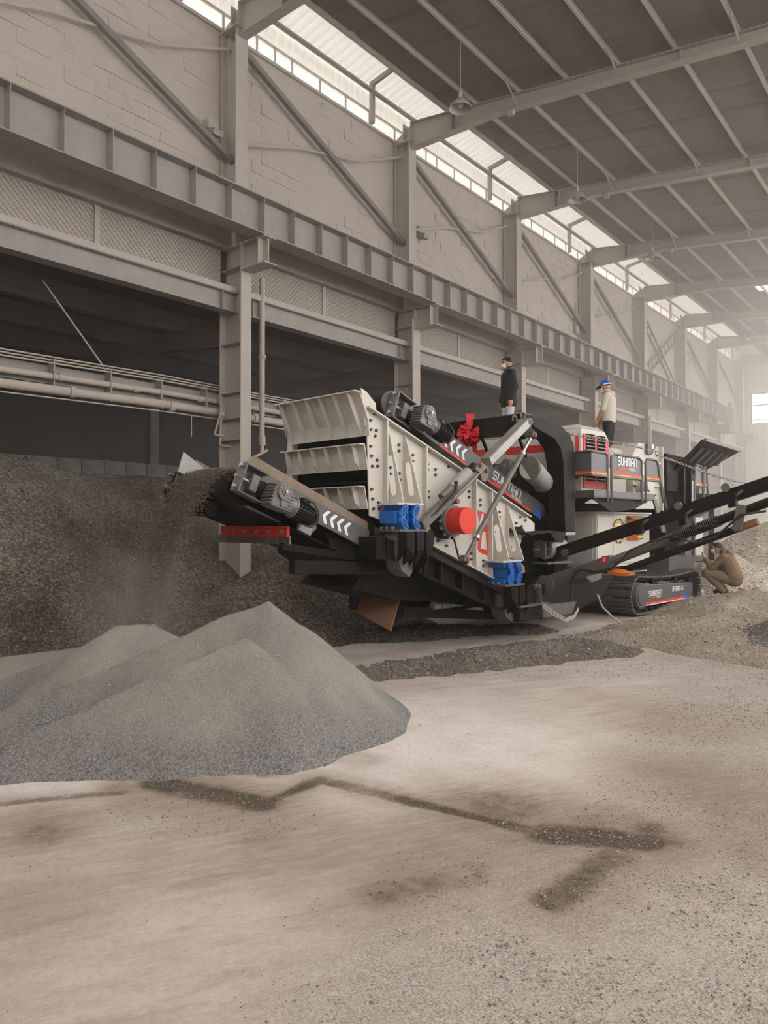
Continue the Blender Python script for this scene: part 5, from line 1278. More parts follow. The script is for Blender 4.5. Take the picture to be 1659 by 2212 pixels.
# --- radiator box with red louvre panel
rb = MB(); A = lambda p: p
ra0, ra1 = (-1.31, 3.092)[0], (-0.361, 3.134)[0]
zt = (-1.081, 3.227)[1] + .06; zb_ = (-0.935, 2.177)[1]
rb.prism([(ra0, .30, zb_), (ra1, .30, zb_), (ra1, .30, zt - .20), (ra1 - .14, .30, zt - .07), (ra0 + .02, .30, zt - .07), (ra0, .30, zt - .14)], (0, .42, 0))
rb = rb.build('radiator_box', 'cream_paint', M, bevel=.008)
rb2 = MB().prism([(ra0 + .02, .30, zt - .07), (ra1 - .14, .30, zt - .07), (ra1 - .2, .42, zt), (ra0 + .08, .42, zt)], (0, .3, 0)).build('box_top', 'cream_paint', rb)
decal([(ra0 + .06, .295, zt - .16), (ra1 - .14, .295, zt - .17), (ra1 - .03, .295, zt - .27), (ra1 - .03, .295, zb_ + .05), (ra0 + .06, .295, zb_ + .05)], (0, -1, 0), 'signal_red', rb, 'red_panel', t=.01)
MB().box(ra0 - .012, ra0, .34, .40, zb_ + .2, zt - .2).build('red_strip', 'signal_red', rb)
for (u0, u1) in ((.14, .46), (.54, .84)):
    for (v0, v1) in ((.60, .86), (.16, .48)):
        x0, x1 = ra0 + (ra1 - ra0)*u0, ra0 + (ra1 - ra0)*u1; z0, z1 = zb_ + (zt - zb_)*v0, zb_ + (zt - zb_)*v1
        MB().box(x0, x1, .280, .286, z0, z1).build('louvre_opening', 'inner_black', rb, bevel=.003)
        for k in range(5):
            z = z0 + (z1 - z0)*(k + .5)/5; MB().obox(((x0 + x1)/2, .274, z), V((x1 - x0)/2, 0, 0), V(0, .012, .010), V(0, .002, .003)).build('louvre_slat', 'roller_grey', rb)

# --- walkway with railing boards
wb = -.10
wc, we = (-1.629, 2.049), (0.574, 2.054)
wk = MB().prism([(wc[0], wb, wc[1]), (we[0], wb, wc[1]), (we[0], wb, wc[1] + .12), (wc[0], wb, wc[1] + .12)], (0, .012, 0)).build('walkway', 'grey_paint', M)
MB().box(wc[0], wc[0] + .012, wb, wb + .42, wc[1], wc[1] + .12).build('toe_board', 'grey_paint', wk)
MB().box(wc[0], we[0], wb, wb + .42, wc[1], wc[1] + .02).build('deck', 'grey_paint', wk)
MB().prism([(wc[0], wb + .42, wc[1]), (wc[0], wb + .02, wc[1]), (wc[0], wb + .42, wc[1] - .22)], (.02, 0, 0)).build('deck_bracket', 'black_paint', wk)
MB().prism([(wc[0], wb + .05, wc[1]), (we[0] - .15, wb + .05, wc[1]), (we[0] - .7, wb + .05, wc[1] - .16), (wc[0] + .7, wb + .05, wc[1] - .22)], (0, .02, 0)).build('apron', 'black_paint', wk)
def rail_board(corners, left=True, right=True):
    """corners: lower-left, lower-right, upper-right, upper-left as (a, b, z)"""
    c = [Vector(p) for p in corners]
    nrm = (c[1] - c[0]).cross(c[3] - c[0]).normalized()
    if nrm.y > 0 and abs(nrm.y) > .3: nrm = -nrm
    ol_ = [c[0], c[1]] + ([c[2] - (c[2] - c[1])*.12, c[2] - (c[2] - c[3])*.12] if right else [c[2]]) + ([c[3] + (c[2] - c[3])*.12, c[3] - (c[3] - c[0])*.12] if left else [c[3]])
    bd = MB().prism(ol_, -nrm*.012).build('railing_board', 'grey_paint', M)
    tl_a = [c[0] - V(0, 0, .40), c[0], c[3] - (c[3] - c[0])*.12, c[3] + (c[2] - c[3])*.12] if left else [c[3]]
    tl_b = [c[2] - (c[2] - c[3])*.12, c[2] - (c[2] - c[1])*.12, c[1], c[1] + (c[1] - c[2])*(.40/max((c[2] - c[1]).length, .1))] if right else [c[2]]
    MB().tube(tl_a + tl_b, .022, 10).build('rail_tube', 'grey_paint', bd, smooth=True)
    MB().cyl(c[0], c[1], .02, n=10).build('rail_tube', 'grey_paint', bd, smooth=True)
    e = nrm*.002
    for z0, z1, m_ in ((.042, .072, 'decal_red'), (.028, .042, 'decal_yellow')):
        h = (c[3] - c[0]).normalized()
        decal([c[0] + h*z1 + e, c[1] + h*z1 + e, c[1] + h*z0 + e, c[0] + h*z0 + e], nrm, m_, bd)
    return bd, nrm
P3 = lambda p, b: (p[0], b, p[1])
zlo = (-1.095, 2.4)[1]; zhi = (-0.901, 2.774)[1]
p2a, p2b = (-1.048, 2.402)[0], (0.044, 2.428)[0]
bd, nr_ = rail_board([(p2a, wb, zlo), (p2b, wb, zlo), (p2b, wb, zhi), (p2a, wb, zhi)])
lx = p2a + (p2b - p2a)*.20
lettering('SUHMAN', (lx, wb - .004, zlo + .20), (1, 0, 0), (0, 0, 1), .150, 'decal_white', bd, squeeze=.84)
decal([(lx, wb - .004, zlo + .170), (lx + .37, wb - .004, zlo + .170), (lx + .37, wb - .004, zlo + .138), (lx, wb - .004, zlo + .138)], (0, -1, 0), 'decal_red', bd, 'logo_bar')
lettering('MCBOSW', (lx + .39, wb - .004, zlo + .13), (1, 0, 0), (0, 0, 1), .045, 'decal_white', bd, squeeze=.9)
p3a, p3b = (0.206, 2.394)[0], (0.79, 2.402)[0]
rail_board([(p3a, wb, zlo), (p3b, wb, zlo), (p3b - .12, wb, zhi - .0), (p3a, wb, zhi)])
p1c, p1b = (-1.713, 2.43)[0], (-1.188, 2.426)[0]
rail_board([(p1c, wb, zlo), (p1b, wb, zlo), (p1b, wb, zhi), (p1c, wb, zhi)], left=False)
rail_board([(p1c, wb + .30, zlo), (p1c, wb + .0, zlo), (p1c, wb + .0, zhi), (p1c, wb + .30, zhi)], right=False)
MB().cyl((p3b + .02, wb, zlo), (1.098, 1.803)[:1] + (wb,) + (1.098, 1.803)[1:], .022, n=10).build('stair_rail', 'grey_paint', wk, smooth=True)
MB().prism(S(wb, [(0.517, 2.061), (0.631, 2.064), (1.053, 1.481), (0.875, 1.482)]), (0, .03, 0)).build('stair_stringer', 'grey_paint', wk)

# --- control cabinet
kc, ke = (-0.999, 1.811), (1.006, 1.804)
kz0 = (-1.007, 0.899)[1]; kz1 = kc[1]
kb = MB().box(kc[0], ke[0], .20, .86, kz0, kz1).build('control_cabinet', 'cream_paint', M, bevel=.008)
MB().box(kc[0] - .02, ke[0] + .02, .17, .88, kz1, kz1 + .03).build('cabinet_roof', 'cream_paint', kb)
MB().box(kc[0] - .012, kc[0] - .002, .26, .84, kz0 + .05, kz1 - .04).build('side_door', 'cream_paint', kb, bevel=.004)
MB().box(kc[0] + .02, kc[0] + .55, .188, .198, kz0 + .05, kz1 - .03).build('front_door', 'cream_paint', kb, bevel=.004)
MB().box(kc[0] + .57, ke[0] - .05, .188, .198, kz0 + .05, kz1 - .03).build('front_door', 'cream_paint', kb, bevel=.004)
MB().cyl((kc[0] + .50, .188, kz1 - .42), (kc[0] + .50, .15, kz1 - .42), .028, n=10).build('lock_handle', 'bolt_steel', kb)
ec2 = (-0.239, 1.514); er = .19
em = MB()
for k in range(26):
    t = 2*math.pi*k/26; d = V(math.cos(t), 0, math.sin(t)); em.obox((ec2[0] + d.x*er*1.08, .185, ec2[1] + d.z*er*1.08), d*.018, V(0, .002, 0), d.cross(V(0, 1, 0))*.010)
em.build('emblem_teeth', 'inner_black', kb)
MB().cyl((ec2[0], .188, ec2[1]), (ec2[0], .184, ec2[1]), er*.92, n=32).build('emblem_ring', 'decal_yellow', kb)
MB().cyl((ec2[0], .185, ec2[1]), (ec2[0], .181, ec2[1]), er*.68, n=32).build('emblem_face', 'decal_white', kb)
decal([(ec2[0] - .09, .180, ec2[1] - .06), (ec2[0], .180, ec2[1] + .08), (ec2[0] + .09, .180, ec2[1] - .06)], (0, -1, 0), 'galvanised', kb, 'emblem_peak')
ob0 = (-0.176, 1.714); ob1 = (0.504, 1.32)
obx = MB(); ox0, ox1, oz0, oz1 = ob0[0] + .25, ob0[0] + .75, ob1[1] + .04, ob0[1]
obx.box(ox0, ox1, .12, .18, oz0, oz1); ob = obx.build('instrument_box', 'window_dark', kb)
MB().box(ox0 - .02, ox0, -.02, .19, oz0, oz1).build('box_cheek', 'orange_paint', kb)
MB().obox(((ox0 + ox1)/2 + .02, .0, oz1 + .0), V(.30, 0, 0), V(0, .2, .06), V(0, -.002, .008)).build('box_lid', 'wood', kb)
decal([(ox0 + .02, .115, oz0 + .08), (ox1 - .02, .115, oz0 + .08), (ox1 - .1, .115, oz0 + .18), (ox0 + .05, .115, oz0 + .18)], (0, -1, 0), 'decal_green', kb, 'panel_label')
decal([(ox0 + .02, .115, oz0 + .02), (ox1 - .02, .115, oz0 + .02), (ox1 - .02, .115, oz0 + .07), (ox0 + .02, .115, oz0 + .07)], (0, -1, 0), 'decal_yellow', kb, 'panel_label')
MB().box(kc[0] - .75, kc[0] - .5, .45, .8, .9, kz1).build('recess_shade', 'inner_black', M)  # solid black box standing for the shade in the recess

# --- jaw crusher and feed hopper behind the walkway
jb = .55
jc = plate(jb, [(1.053, 2.921), (1.328, 3.198), (1.69, 3.208), (2.002, 3.232), (2.086, 3.183), (2.389, 3.197), (2.406, 2.869), (2.438, 1.932), (1.118, 1.914)], .9, 'jaw_crusher', 'cream_paint', bevel=.012)
for pxa in ((2.232, 2.859)[0],): MB().box(pxa - .02, pxa + .02, jb - .08, jb, 1.9, (2.236, 3.176)[1]).build('crusher_rib', 'cream_paint', jc)
plate(jb - .06, [(1.581, 3.196), (1.911, 3.221), (1.974, 3.162), (1.783, 2.993), (1.599, 2.999)], .06, 'lifting_lug', 'plain_steel', jc)
MB().cyl(((1.785, 3.148)[0], jb - .07, (1.785, 3.148)[1]), ((1.785, 3.148)[0], jb, (1.785, 3.148)[1]), .05, n=14).build('lug_hole', 'decal_white', jc)
for pz in ((1.617, 2.838), (1.611, 2.387)):
    MB().box((0.985, 2.783)[0], (2.292, 2.86)[0], jb - .05, jb, pz[1] - .02, pz[1] + .02).build('crusher_rib', 'cream_paint', jc)
for pts in (((2.058, 3.076), (2.078, 2.985), (2.117, 2.757), (2.116, 2.628), (1.838, 2.359), (1.985, 2.365), (2.025, 2.201), (2.045, 2.1), (1.134, 2.352), (1.232, 2.356)),):
    for a, z in pts: inst(BOLT, 'bolt', jc, (a, jb, z))
MB().cyl(((1.311, 2.403)[0], jb, (1.311, 2.403)[1]), ((1.311, 2.403)[0], jb - .25, (1.311, 2.403)[1]), .16, n=20).build('shaft_housing', 'cream_paint', jc, smooth=True)
fw_ = MB().cyl((.35, .75, 2.55), (.35, .95, 2.55), .42, n=30).build('flywheel', 'cream_paint', M, smooth=True)
MB().cyl((.35, .70, 2.55), (.35, .75, 2.55), .12, n=20).build('flywheel_hub', 'roller_grey', fw_, smooth=True)
mot = MB().box(-.25, .9, .6, 1.6, 2.2, 2.65).build('motor_bed', 'cream_paint', M, bevel=.02)
MB().cyl((-.2, .8, 2.85), (.6, .8, 2.85), .2, n=20).build('drive_motor', 'cream_paint', mot, smooth=True)
for k in range(10): MB().cyl((-.1 + k*.06, .8, 2.85), (-.08 + k*.06, .8, 2.85), .22, n=20).build('motor_fin', 'cream_paint', mot, smooth=True)
MB().box(1.0, 1.9, .7, 2.4, 2.3, 2.77).build('top_deck', 'plain_steel', M)
MB().box(-1.7, 1.0, 1.0, 2.7, hz - .01, hz + .012).build('roof_deck', 'cream_paint', M)
sd = plate(.50, [(2.331, 2.563), (2.755, 2.544), (3.148, 2.444), (3.147, 2.396), (2.799, 2.441), (2.415, 2.286), (2.327, 2.283)], .6, 'chute_cover', 'cream_paint')
hp = MB(); h0 = (2.296, 3.177); 
ht = 3.12
hp.prism([(2.35, .45, 2.30), (2.35, .45, 3.05), (4.3, .45, 3.0), (4.0, .45, 2.30)], (0, 1.9, 0)); hop = hp.build('feed_hopper', 'black_paint', M)
MB().prism([(2.7, .45, 2.72), (3.95, .45, 2.70), (4.75, -.12, 3.20), (2.75, -.12, 3.30)], (0, .02, .03)).build('hopper_wing', 'black_paint', hop)
MB().beam((2.75, -.16, 3.31), (4.75, -.16, 3.23), .05, .05).build('wing_rim', 'grey_paint', hop)
for k in range(5):
    a = 2.95 + k*.36; MB().obox((a, .10, 3.03), V(.04, 0, 0), V(0, .13, -.12), V(0, .012, .014)).build('wing_rib', 'plain_steel', hop)
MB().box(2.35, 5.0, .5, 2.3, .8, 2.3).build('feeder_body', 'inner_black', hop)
for a in (3.0, 3.35): MB().box(a, a + .06, .36, .44, 1.9, 2.95).build('feeder_rib', 'black_paint', hop)
MB().box(3.45, 3.7, .40, .44, 2.0, 2.55).build('feeder_plate', 'cream_paint', hop)
z4 = (2.84, 2.396)[1]; q = [(2.604, 2.388)[0], (3.032, 2.384)[0], (3.277, 2.374)[0]]
rail_board([(q[0], .0, z4), (q[1], .0, z4), (q[1] - .06, .0, z4 + .40), (q[0] + .08, .0, z4 + .42)])
rail_board([(q[1] + .04, .0, z4), (q[2], .0, z4), (q[2] - .06, .0, z4 + .38), (q[1] + .05, .0, z4 + .40)])
tb = plate(.35, [(3.001, 1.459), (3.611, 1.748), (4.255, 1.903), (4.236, 0.842), (2.991, 0.84)], .6, 'rear_tank', 'plain_steel')
plate(.3, [(2.084, 1.013), (3.544, 0.967), (3.099, 0.598), (2.079, 0.649)], .5, 'fuel_tank', 'grey_paint')
MB().prism(S(.28, [(3.382, 1.766), (3.756, 1.768), (3.793, 0.959), (3.369, 0.973)]), (0, .03, 0)).build('pale_panel', 'cream_paint', tb)

# --- crawler track
TW = .58; R_ = .33; ta0, ta1 = .32, 2.62; tz = .375
tr_ = MB().prism([(ta0 - .12, .02, .17), (ta1 - .08, .02, .17), (ta1 - .08, .02, .48), (ta0 - .12, .02, .56)], (0, TW - .06, 0)).build('crawler_frame', 'grey_paint', M, bevel=.01)
for s_, b in ((1, 0.0),):
    ex2 = V(1, 0, -.018).normalized()
    lettering('SUHMAN', (ta0 + .24, .016, .335), (1, 0, -.01), (0, 0, 1), .10, 'decal_white', tr_, squeeze=1.0)
    lettering('MCBOSW', (ta0 + .56, .016, .297), (1, 0, -.01), (0, 0, 1), .028, 'decal_white', tr_)
    decal([(ta0 + .24, .016, .318), (ta0 + .54, .016, .316), (ta0 + .54, .016, .30), (ta0 + .24, .016, .302)], (0, -1, 0), 'decal_red', tr_, 'logo_bar')
    lettering('SF-380D-2S', (ta1 - 1.05, .016, .36), (1, 0, -.01), (0, 0, 1), .085, 'decal_white', tr_, squeeze=.72)
    decal([(ta0 - .10, .016, .235), (ta1 - .55, .016, .235), (ta1 - .55, .016, .195), (ta0 - .10, .016, .195)], (0, -1, 0), 'decal_red', tr_)
    decal([(ta0 - .10, .016, .195), (ta1 - .10, .016, .195), (ta1 - .10, .016, .180), (ta0 - .10, .016, .180)], (0, -1, 0), 'decal_white', tr_)
    decal([(ta1 - .55, .016, .29), (ta1 - .30, .016, .195), (ta1 - .55, .016, .195)], (0, -1, 0), 'decal_blue', tr_, 'blue_wedge')
    for z in (.30, .38): MB().box(ta1 - .42, ta1 - .10, .008, .02, z, z + .018).build('step_bar', 'plain_steel', tr_)
MB().cyl((ta0 - .1, .14, tz), (ta0 - .1, -.015, tz), .245, .225, n=32).build('drive_hub', 'grey_paint', tr_, smooth=True)
MB().cyl((ta0 - .1, -.01, tz), (ta0 - .1, -.03, tz), .17, n=28).build('hub_cap', 'grey_paint', tr_, smooth=True)
MB().cyl((ta1, .05, tz), (ta1, TW - .1, tz), .27, n=28).build('idler_wheel', 'black_paint', tr_, smooth=True)
for k in range(8): MB().cyl((ta0 + .2 + k*.27, .08, .12), (ta0 + .2 + k*.27, TW - .12, .12), .085, n=14).build('road_wheel', 'black_paint', tr_, smooth=True)
for a in (.75, 1.7): 
    MB().cyl((a + .1, .05, .60), (a + .1, .3, .60), .07, n=14).build('carrier_roller', 'black_paint', tr_, smooth=True); MB().box(a, a + .2, .04, .2, .50, .58).build('carrier_bracket', 'black_paint', tr_)
SHOE = MB(); SHOE.box(-.068, .068, 0, TW, -.012, .012); SHOE.box(-.05, -.03, 0, TW, .012, .035); SHOE.box(.02, .036, 0, TW, .012, .030)
SHOE = SHOE.mesh('track_shoe', 'plain_steel')
LINK = MB().box(-.08, .08, .0, .045, -.075, -.012).mesh('track_link', 'black_paint')
Rr = R_; path = []; L1 = ta1 - ta0 + .1
per = 2*L1 + 2*math.pi*Rr; nS = int(per/.155)
for k in range(nS):
    s_ = per*k/nS
    if s_ < L1: a, z, an = ta0 - .1 + s_, tz + Rr - .05*math.sin(math.pi*s_/L1), 0
    elif s_ < L1 + math.pi*Rr: t = (s_ - L1)/Rr; a, z, an = ta1 + Rr*math.sin(t), tz + Rr*math.cos(t), t
    elif s_ < 2*L1 + math.pi*Rr: a, z, an = ta1 - (s_ - L1 - math.pi*Rr), tz - Rr, math.pi
    else: t = (s_ - 2*L1 - math.pi*Rr)/Rr; a, z, an = ta0 - .1 - Rr*math.sin(t), tz - Rr*math.cos(t), math.pi + t
    inst(SHOE, 'track_shoe', tr_, (a, 0.02, z), rot=(0, an, 0))
    inst(LINK, 'track_link', tr_, (a, .10, z), rot=(0, an, 0))
MB().prism([(-.2, 1.95, .05), (2.9, 1.95, .05), (2.9, 1.95, .68), (-.2, 1.95, .72)], (0, .5, 0)).build('far_crawler', 'black_paint', M)
grl = rng.uniform(0, 1, (260, 3)); pebbles('spilt_stones', np.stack([ta0 + .1 + grl[:, 0]*1.9, .05 + grl[:, 1]*.12, .56 - grl[:, 0]*.05 + grl[:, 2]*.015], -1), .008 + .012*rng.uniform(0, 1, 260), 'pebble', None, parent=M)

# --- side return conveyor reaching out to the right
aF, aN = -2.2, -2.9
def AB_(a, p): return V(a, p[0], p[1])
f0, f1 = AB_(aF, (0.043, 1.241)), AB_(aF, (-2.795, 2.144)); fd = (f1 - f0).normalized(); fu = V(1, 0, 0).cross(fd)
if fu.z < 0: fu = -fu
f_in = f0 - fd*.75; f_out = f1 + fd*1.6
rc = MB().beam(f_in, f_out, .10, .175).build('return_conveyor', 'black_paint', M, bevel=.008)
for p in ((0.043, 1.156), (-1.693, 1.832), (-2.31, 2.06)):
    c = AB_(aF, p); MB().cyl(c + V(-.09, 0, .05), c + V(-.05, 0, .05), .055, n=16).build('pivot_boss', 'plain_steel', rc, smooth=True)
for p in ((-1.158, 1.585), (-1.763, 1.712), (-2.401, 1.948)):
    c = AB_(aF - .08, p); MB().obox(c, V(.05, 0, 0), fd*.05, V(0, 0, .09)).build('idler_bracket', 'black_paint', rc, bevel=.01); MB().beam(c + V(0, 0, .02), c + V(0, -.12, .12), .02, .03).build('bracket_arm', 'plain_steel', rc)
n0, n1 = AB_(aN, (0.051, 0.76)), AB_(aN, (-1.069, 1.138))
na = MB().beam(n0, n1, .10, .18).build('near_arm', 'grey_paint', M, bevel=.01)
n2, n3 = n1, AB_(aN, (-1.86, 1.455))
MB().cyl(n1 - (n1 - n0)*.05, n3, .062, n=18).build('arm_tube', 'plain_steel', na, smooth=True)
n4 = AB_(aN, (-3.003, 1.893)); nd = (n4 - n3).normalized()
MB().cyl(n3, n4 + nd*1.0, .055, n=16).build('arm_tube', 'black_paint', na, smooth=True)
coil = []
for k in range(312):
    t = k/311; c = n3 + nd*(.02 + .62*t); ang = 2*math.pi*26*t
    coil.append(c + V(1, 0, 0)*.066*math.cos(ang) + nd.cross(V(1, 0, 0))*.066*math.sin(ang))
MB().tube(coil, .0085, 5).build('coil_hose', 'hose', na, smooth=True)
k0, k1 = AB_(aN, (-1.102, 0.977)), AB_(aN, (-2.726, 1.606))
MB().beam(k0, k1, .06, .085).build('lower_tube', 'black_paint', na)
MB().cyl(k1 - (k1 - k0)*.06, k1 + (k1 - k0)*.10, .045, n=14).build('tube_end', 'rust_plate', na, smooth=True)
cp = AB_(aN - .07, (-2.707, 1.716)); MB().obox(cp, V(.015, 0, 0), V(0, .055, .01), V(0, -.03, .15)).build('clamp_plate', 'plain_steel', na, bevel=.005)
lp = MB().prism([AB_(aN - .08, p) for p in ((0.133, 0.76), (0.016, 0.894), (-0.152, 0.883), (-0.212, 0.741), (-0.136, 0.644), (-0.014, 0.622))], (.02, 0, 0)).build('link_plate', 'plain_steel', na, bevel=.004)
lettering('L', AB_(aN - .083, (-0.091, 0.74)), (0, -1, 0), (0, 0, 1), .075, 'galvanised', na, name='stamped_letter')
red = AB_(aN - .055, (-0.919, 1.097)); decal([red, red + V(0, -.085, .02), red + V(0, -.085, .115), red + V(0, 0, .095)], (-1, 0, 0), 'signal_red', na, 'number_plate')
lettering('7', red + V(-.004, -.022, .025), (0, -1, .1), (0, 0, 1), .06, 'decal_white', na, name='number')
MB().tube([AB_(aN - .10, p) for p in ((-0.474, 0.552), (-0.489, 0.798), (-0.547, 0.956), (-0.647, 1.005), (-0.884, 0.972), (-1.086, 1.031), (-1.219, 1.147), (-1.349, 1.285), (-1.601, 1.399), (-1.903, 1.487), (-2.191, 1.405), (-2.441, 1.482), (-2.629, 1.65), (-2.734, 1.748), (-3.013, 1.789))], .014, 8).build('arm_hose', 'hose', na, smooth=True)
MB().tube([AB_(aN - .13, p) for p in ((-0.489, 0.798), (-0.555, 0.975), (-0.647, 1.024), (-0.884, 0.997), (-1.086, 1.056))], .012, 8).build('arm_hose', 'hose', na, smooth=True)
orp = AB_(aN - .02, (-1.155, 0.992)); MB().sphere(orp, .05, .17, .05, n=16, m=10).build('orange_float', 'orange_paint', na, smooth=True)
MB().cyl(orp + V(0, -.15, .01), orp + V(0, -.38, .04), .012, n=8).build('steel_pin', 'steel', na)
# base of the return conveyor
bx = [(-3.645, 0.512), (-3.087, 0.467), (-3.088, 0.276), (-3.623, 0.327)]
bc = MB().box(-3.72, -3.12, -.12, .5, (-3.495, 0.306)[1], (-3.494, 0.504)[1]).build('conveyor_base', 'black_paint', M, bevel=.01)
MB().box(-3.78, -3.06, -.18, .5, (-3.494, 0.504)[1], (-3.494, 0.504)[1] + .02).build('base_plate', 'plain_steel', bc)
MB().prism([AB_(-3.2, p) for p in ((0.015, 0.498), (0.015, 0.741), (-0.047, 0.797), (-0.123, 0.736), (-0.129, 0.509))], (.02, 0, 0)).build('pivot_ear', 'plain_steel', bc, bevel=.004)
MB().cyl(AB_(-3.24, (-0.039, 0.744)), AB_(-3.1, (-0.039, 0.744)), .035, n=14).build('pivot_pin', 'steel', bc, smooth=True)
MB().prism(S(-.05, [(-3.622, 0.631), (-3.323, 0.753), (-2.227, 0.81), (-0.822, 0.81), (-1.296, 0.463), (-2.163, 0.302), (-3.064, 0.274), (-3.622, 0.53)]), (0, .8, 0)).build('base_body', 'black_paint', bc)
plate(-.12, [(-3.174, 0.486), (-2.216, 0.465), (-2.352, 0.303), (-3.151, 0.302)], .06, 'base_side', 'plain_steel', bc)
plate(-.2, [(-2.149, 0.87), (-1.896, 0.899), (-1.576, 0.884), (-1.577, 0.783), (-1.897, 0.744)], .02, 'guard_flap', 'plain_steel', bc)
for dz in (0, .03, .06):
    MB().tube([((-3.277, 0.475)[0], -.2, (-3.277, 0.475)[1] + dz), ((-3.118, 0.362)[0], -.25, (-3.118, 0.362)[1] + dz), ((-2.83, 0.242)[0], -.3, (-2.83, 0.242)[1] + dz*.7), ((-2.599, 0.273)[0], -.3, (-2.599, 0.273)[1] + dz*.6), ((-2.479, 0.377)[0], -.3, (-2.479, 0.377)[1] + dz*.5)], .010, 8).build('looped_hose', 'pale_hose', bc, smooth=True)
MB().tube([((-1.618, 0.53)[0], -.15, (-1.618, 0.53)[1]), ((-1.486, 0.339)[0], -.15, (-1.486, 0.339)[1]), ((-1.245, 0.157)[0], -.2, (-1.245, 0.157)[1]), ((-1.048, 0.047)[0], -.25, (-1.048, 0.047)[1])], .016, 8).build('ground_hose', 'pale_hose', bc, smooth=True)
plate(.1, [(-3.556, 1.165), (-3.442, 1.142), (-3.269, 1.03), (-3.257, 0.944), (-3.511, 0.956)], .15, 'rubber_apron', 'wood', M)

# ------------------------------------------------------------------ falling stream of stone
av_ = Vector((math.sin(math.radians(5.05)), math.cos(math.radians(5.05)), 0)); bv_ = Vector((-math.cos(math.radians(5.05)), math.sin(math.radians(5.05)), 0)); OM = Vector((-4.68, 12.585, 0))
def mw(p): return OM + av_*p[0] + bv_*p[1] + Vector((0, 0, p[2]))
hd = H0 + V(0, 0, 0)
n_ = 95000
tt = rng.uniform(0, 1, n_)**.8*.64
v0 = 1.60 + .12*rng.normal(0, 1, n_)
bb = bL + .12 + (bL2 - bL - .24)*np.clip(.5 + .16*rng.normal(0, 1, n_), 0, 1)
th0 = math.atan2(ld.z, ld.x)
ax = hd.x + .10 - v0*abs(ld.x)*tt + .025*rng.normal(0, 1, n_)*(1 + tt)
bz = bb + .03*rng.normal(0, 1, n_)*tt*3
zz = hd.z - .085 + rng.uniform(-.035, .03, n_) + v0*abs(ld.z)*tt*.55 - 4.9*tt*tt
W3 = np.stack([OM.x + av_.x*ax + bv_.x*bz, OM.y + av_.y*ax + bv_.y*bz, zz], -1)
gz = f_back(W3[:, 0][None], W3[:, 1][None])[0]
kk = zz > gz - .01
pebbles('falling_stone', W3[kk], (.0025 + rng.exponential(.0022, n_))[kk], 'falling_stone', 'stream of crushed stone pouring off the lower conveyor')
# load of stone on the belt end
ls = []
for k in range(22000):
    t = random.random(); s_ = .06 + t*1.1; b = bL + .12 + (bL2 - bL - .24)*min(1, max(0, random.gauss(.5, .18)))
    p = H0 + ld*s_ + lw_*(-.085 + .06*(1 - abs(b - .95)/.6) + random.uniform(-.02, .015)); ls.append(mw((p.x, b, p.z)))
pebbles('stone_on_belt', np.array([tuple(p) for p in ls]), .003 + rng.exponential(.003, len(ls)), 'falling_stone', 'crushed stone lying on the head of the lower conveyor belt')

# ------------------------------------------------------------------ loose things about the machine
ch = MB(); c0_, c1_ = mw((ca_ + .02, .06, cz[1] - .03)), None
pts = [Vector((-5.52, 10.474, 3.305)), Vector((-4.962, 10.674, 3.038)), Vector((-4.463, 10.824, 2.914)), Vector((-3.98, 10.962, 2.786)), Vector((-3.617, 11.001, 2.608)), Vector((-3.178, 10.843, 2.427)), Vector((-2.762, 10.667, 2.271)), Vector((-2.395, 10.58, 2.166)), Vector((-2.023, 10.368, 2.086))]
seg = []
for i in range(len(pts) - 1):
    L_ = (pts[i+1] - pts[i]).length
    k = 0.0
    while k < L_: seg.append((pts[i].lerp(pts[i+1], k/L_), (pts[i+1] - pts[i]).normalized())); k += .042
for i, (p, d) in enumerate(seg):
    s_ = d.cross(V(0, 0, 1)).normalized(); u_ = s_.cross(d); w_ = s_ if i % 2 else u_
    loop = [p + d*.028*math.cos(t) + w_*.016*math.sin(t) for t in np.linspace(0, 2*math.pi, 9)]
    ch.tube(loop, .0055, 4)
o = ch.build('steel_chain', 'steel', fix=False); tag(o, 'long steel link chain strung from the gallows frame to the return conveyor', 'chain'); o['kind'] = 'stuff'

bwc = mw((ca_ - .24, (1.037, 2.992)[0], (1.037, 2.97)[1]))
rbw = empty('ribbon_bow', bwc, 0, 'red ribbon rosette tied to the black cross beam', 'ribbon')
pm = MB(); rr = random.Random(3)
for k in range(70):
    d = Vector((rr.gauss(0, 1), rr.gauss(0, 1), rr.gauss(0, 1))).normalized(); s_ = d.orthogonal().normalized(); s_.rotate(Matrix.Rotation(rr.uniform(0, 6.28), 3, d)); L_ = rr.uniform(.13, .21); w_ = .03
    q = d.cross(s_)*.05
    P = [d*.03, d*L_*.6 + q, d*L_, d*L_*.6 - q*.6]
    vs_ = []; 
    for p in P: vs_ += [p + s_*w_, p - s_*w_]
    pm.add(vs_, [(0,1,3,2), (2,3,5,4), (4,5,7,6)])
po = pm.build('loops', 'ribbon_red', rbw, fix=False); so = po.modifiers.new('thick', 'SOLIDIFY'); so.thickness = .003
MB().prism([(-.02, -.03, .1), (.02, .03, .1), (.06, .06, .33), (-.02, -.06, .33)], (.01, -.01, 0)).build('tie', 'ribbon_red', rbw)
for dx in (-.05, .04): MB().prism([(dx, dx, -.1), (dx + .05, dx + .02, -.1), (dx + .08, dx, -.36), (dx - .02, dx, -.34)], (.006, -.006, 0)).build('tail', 'ribbon_red', rbw)

